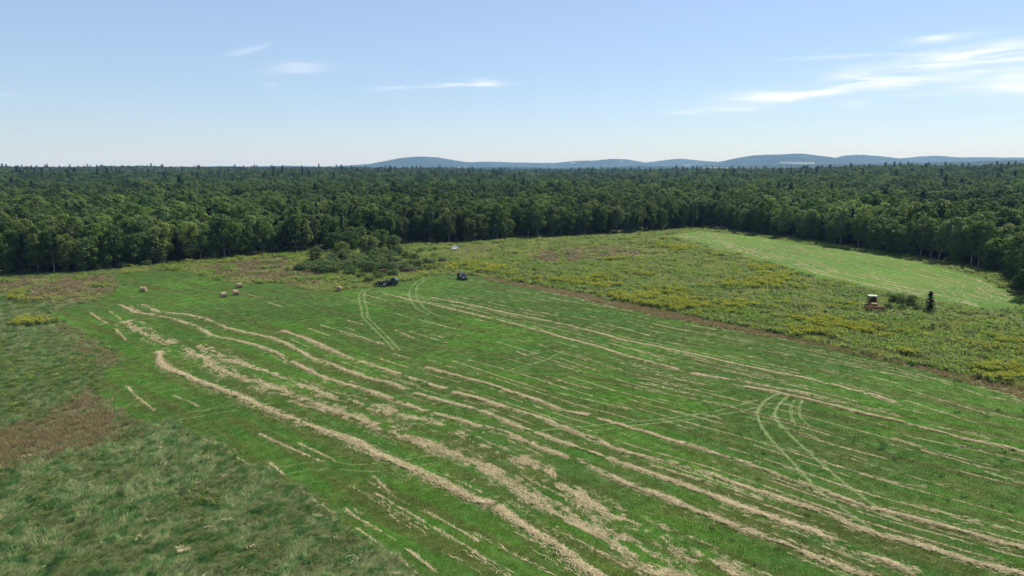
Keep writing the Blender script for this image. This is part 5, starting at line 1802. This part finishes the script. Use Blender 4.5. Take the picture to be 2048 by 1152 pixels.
# undergrowth shrubs along the foot of the wood
s = 3.0
ne = 0
while s < cum[-1]:
    p, nrm = along(s)
    q = p - nrm * rsh.uniform(0.2, 2.6)
    s += rsh.uniform(3.2, 9.5)
    ppx, ppy = to_px(q[0], q[1], 1.0)
    if ppx < -40 or ppx > 2090 or 640 < ppx < 860 or q[1] < 30:
        continue
    sc_ = rsh.uniform(0.45, 1.15)
    ki = int(rsh.integers(4))
    ne += 1
    make_tree('edge_shrub', SHR[ki], q[0], q[1], 0, (sc_, sc_ * rsh.uniform(0.7, 1.1)), rsh.uniform(0, 6.28),
              '%s edging the wood, %s' % (('spreading shrub', 'low shrub', 'tall shrub', 'dark bush')[ki], where(ppx)), 'shrub', 'shrubs along the foot of the wood')
print('edge shrubs', ne)

# far white farm buildings below the hills
def barn(px, py, L_, Wd_, H_, rz_, label):
    Hv = HILLV[-1]
    hx, hy = to_px(Hv[:, 0], Hv[:, 1], Hv[:, 2])
    r_ = np.hypot(Hv[:, 0], Hv[:, 1])
    k = np.argmin((hx - px) ** 2 + (hy - py) ** 2 + (r_ > 5300) * 1e6)
    ro = bpy.data.objects.new('barn', None)
    COL.objects.link(ro)
    ro.location = (*Hv[k][:2], Hv[k][2] + 1.5)
    ro.rotation_euler = (0, 0, rz_)
    tag(ro, label, 'barn', 'far farm buildings')
    MB().box((0, 0, H_ / 2 - 3), (L_, Wd_, H_ + 6)).build('walls', M_white, ro)
    MB().raw([(-L_ / 2 - 1, -Wd_ / 2 - 1, H_), (L_ / 2 + 1, -Wd_ / 2 - 1, H_), (L_ / 2 + 1, Wd_ / 2 + 1, H_), (-L_ / 2 - 1, Wd_ / 2 + 1, H_), (-L_ / 2 - 1, 0, H_ + Wd_ * 0.4), (L_ / 2 + 1, 0, H_ + Wd_ * 0.4)],
             [(0, 1, 5, 4), (2, 3, 4, 5), (0, 4, 3), (1, 2, 5), (0, 3, 2, 1)]).build('roof', M_roof, ro)


barn(1370, 336.0, 40, 16, 12, 0.1, 'long white farm building far off below the hills')
barn(1376, 334.5, 16, 14, 20, 0.3, 'tall white farm building beside the long one below the hills')

# ---------------------------------------------------------------- haze
def haze_box():
    bmh = bmesh.new()
    bmesh.ops.create_cube(bmh, size=1.0)
    me = bpy.data.meshes.new('haze')
    bmh.to_mesh(me)
    bmh.free()
    o = link('haze', me, loc=(0, 0, 0))
    o.scale = (30400, 30400, 284)
    o.location = (0, 0, -62 + 142)
    m = bpy.data.materials.new('haze_air')
    m.use_nodes = True
    t = NT(m.node_tree)
    t.n.clear()
    out = t.add('ShaderNodeOutputMaterial')
    v = t.add('ShaderNodeVolumePrincipled')
    v.inputs['Color'].default_value = (0.30, 0.56, 1.0, 1)
    v.inputs['Absorption Color'].default_value = (1, 1, 1, 1)
    v.inputs['Density'].default_value = HAZE
    v.inputs['Anisotropy'].default_value = 0.05
    t.l.new(v.outputs[0], out.inputs['Volume'])
    me.materials.append(m)
    tag(o, 'thin blue summer haze over the whole countryside', 'haze', kind='stuff')


HAZE = 7.0e-5
haze_box()
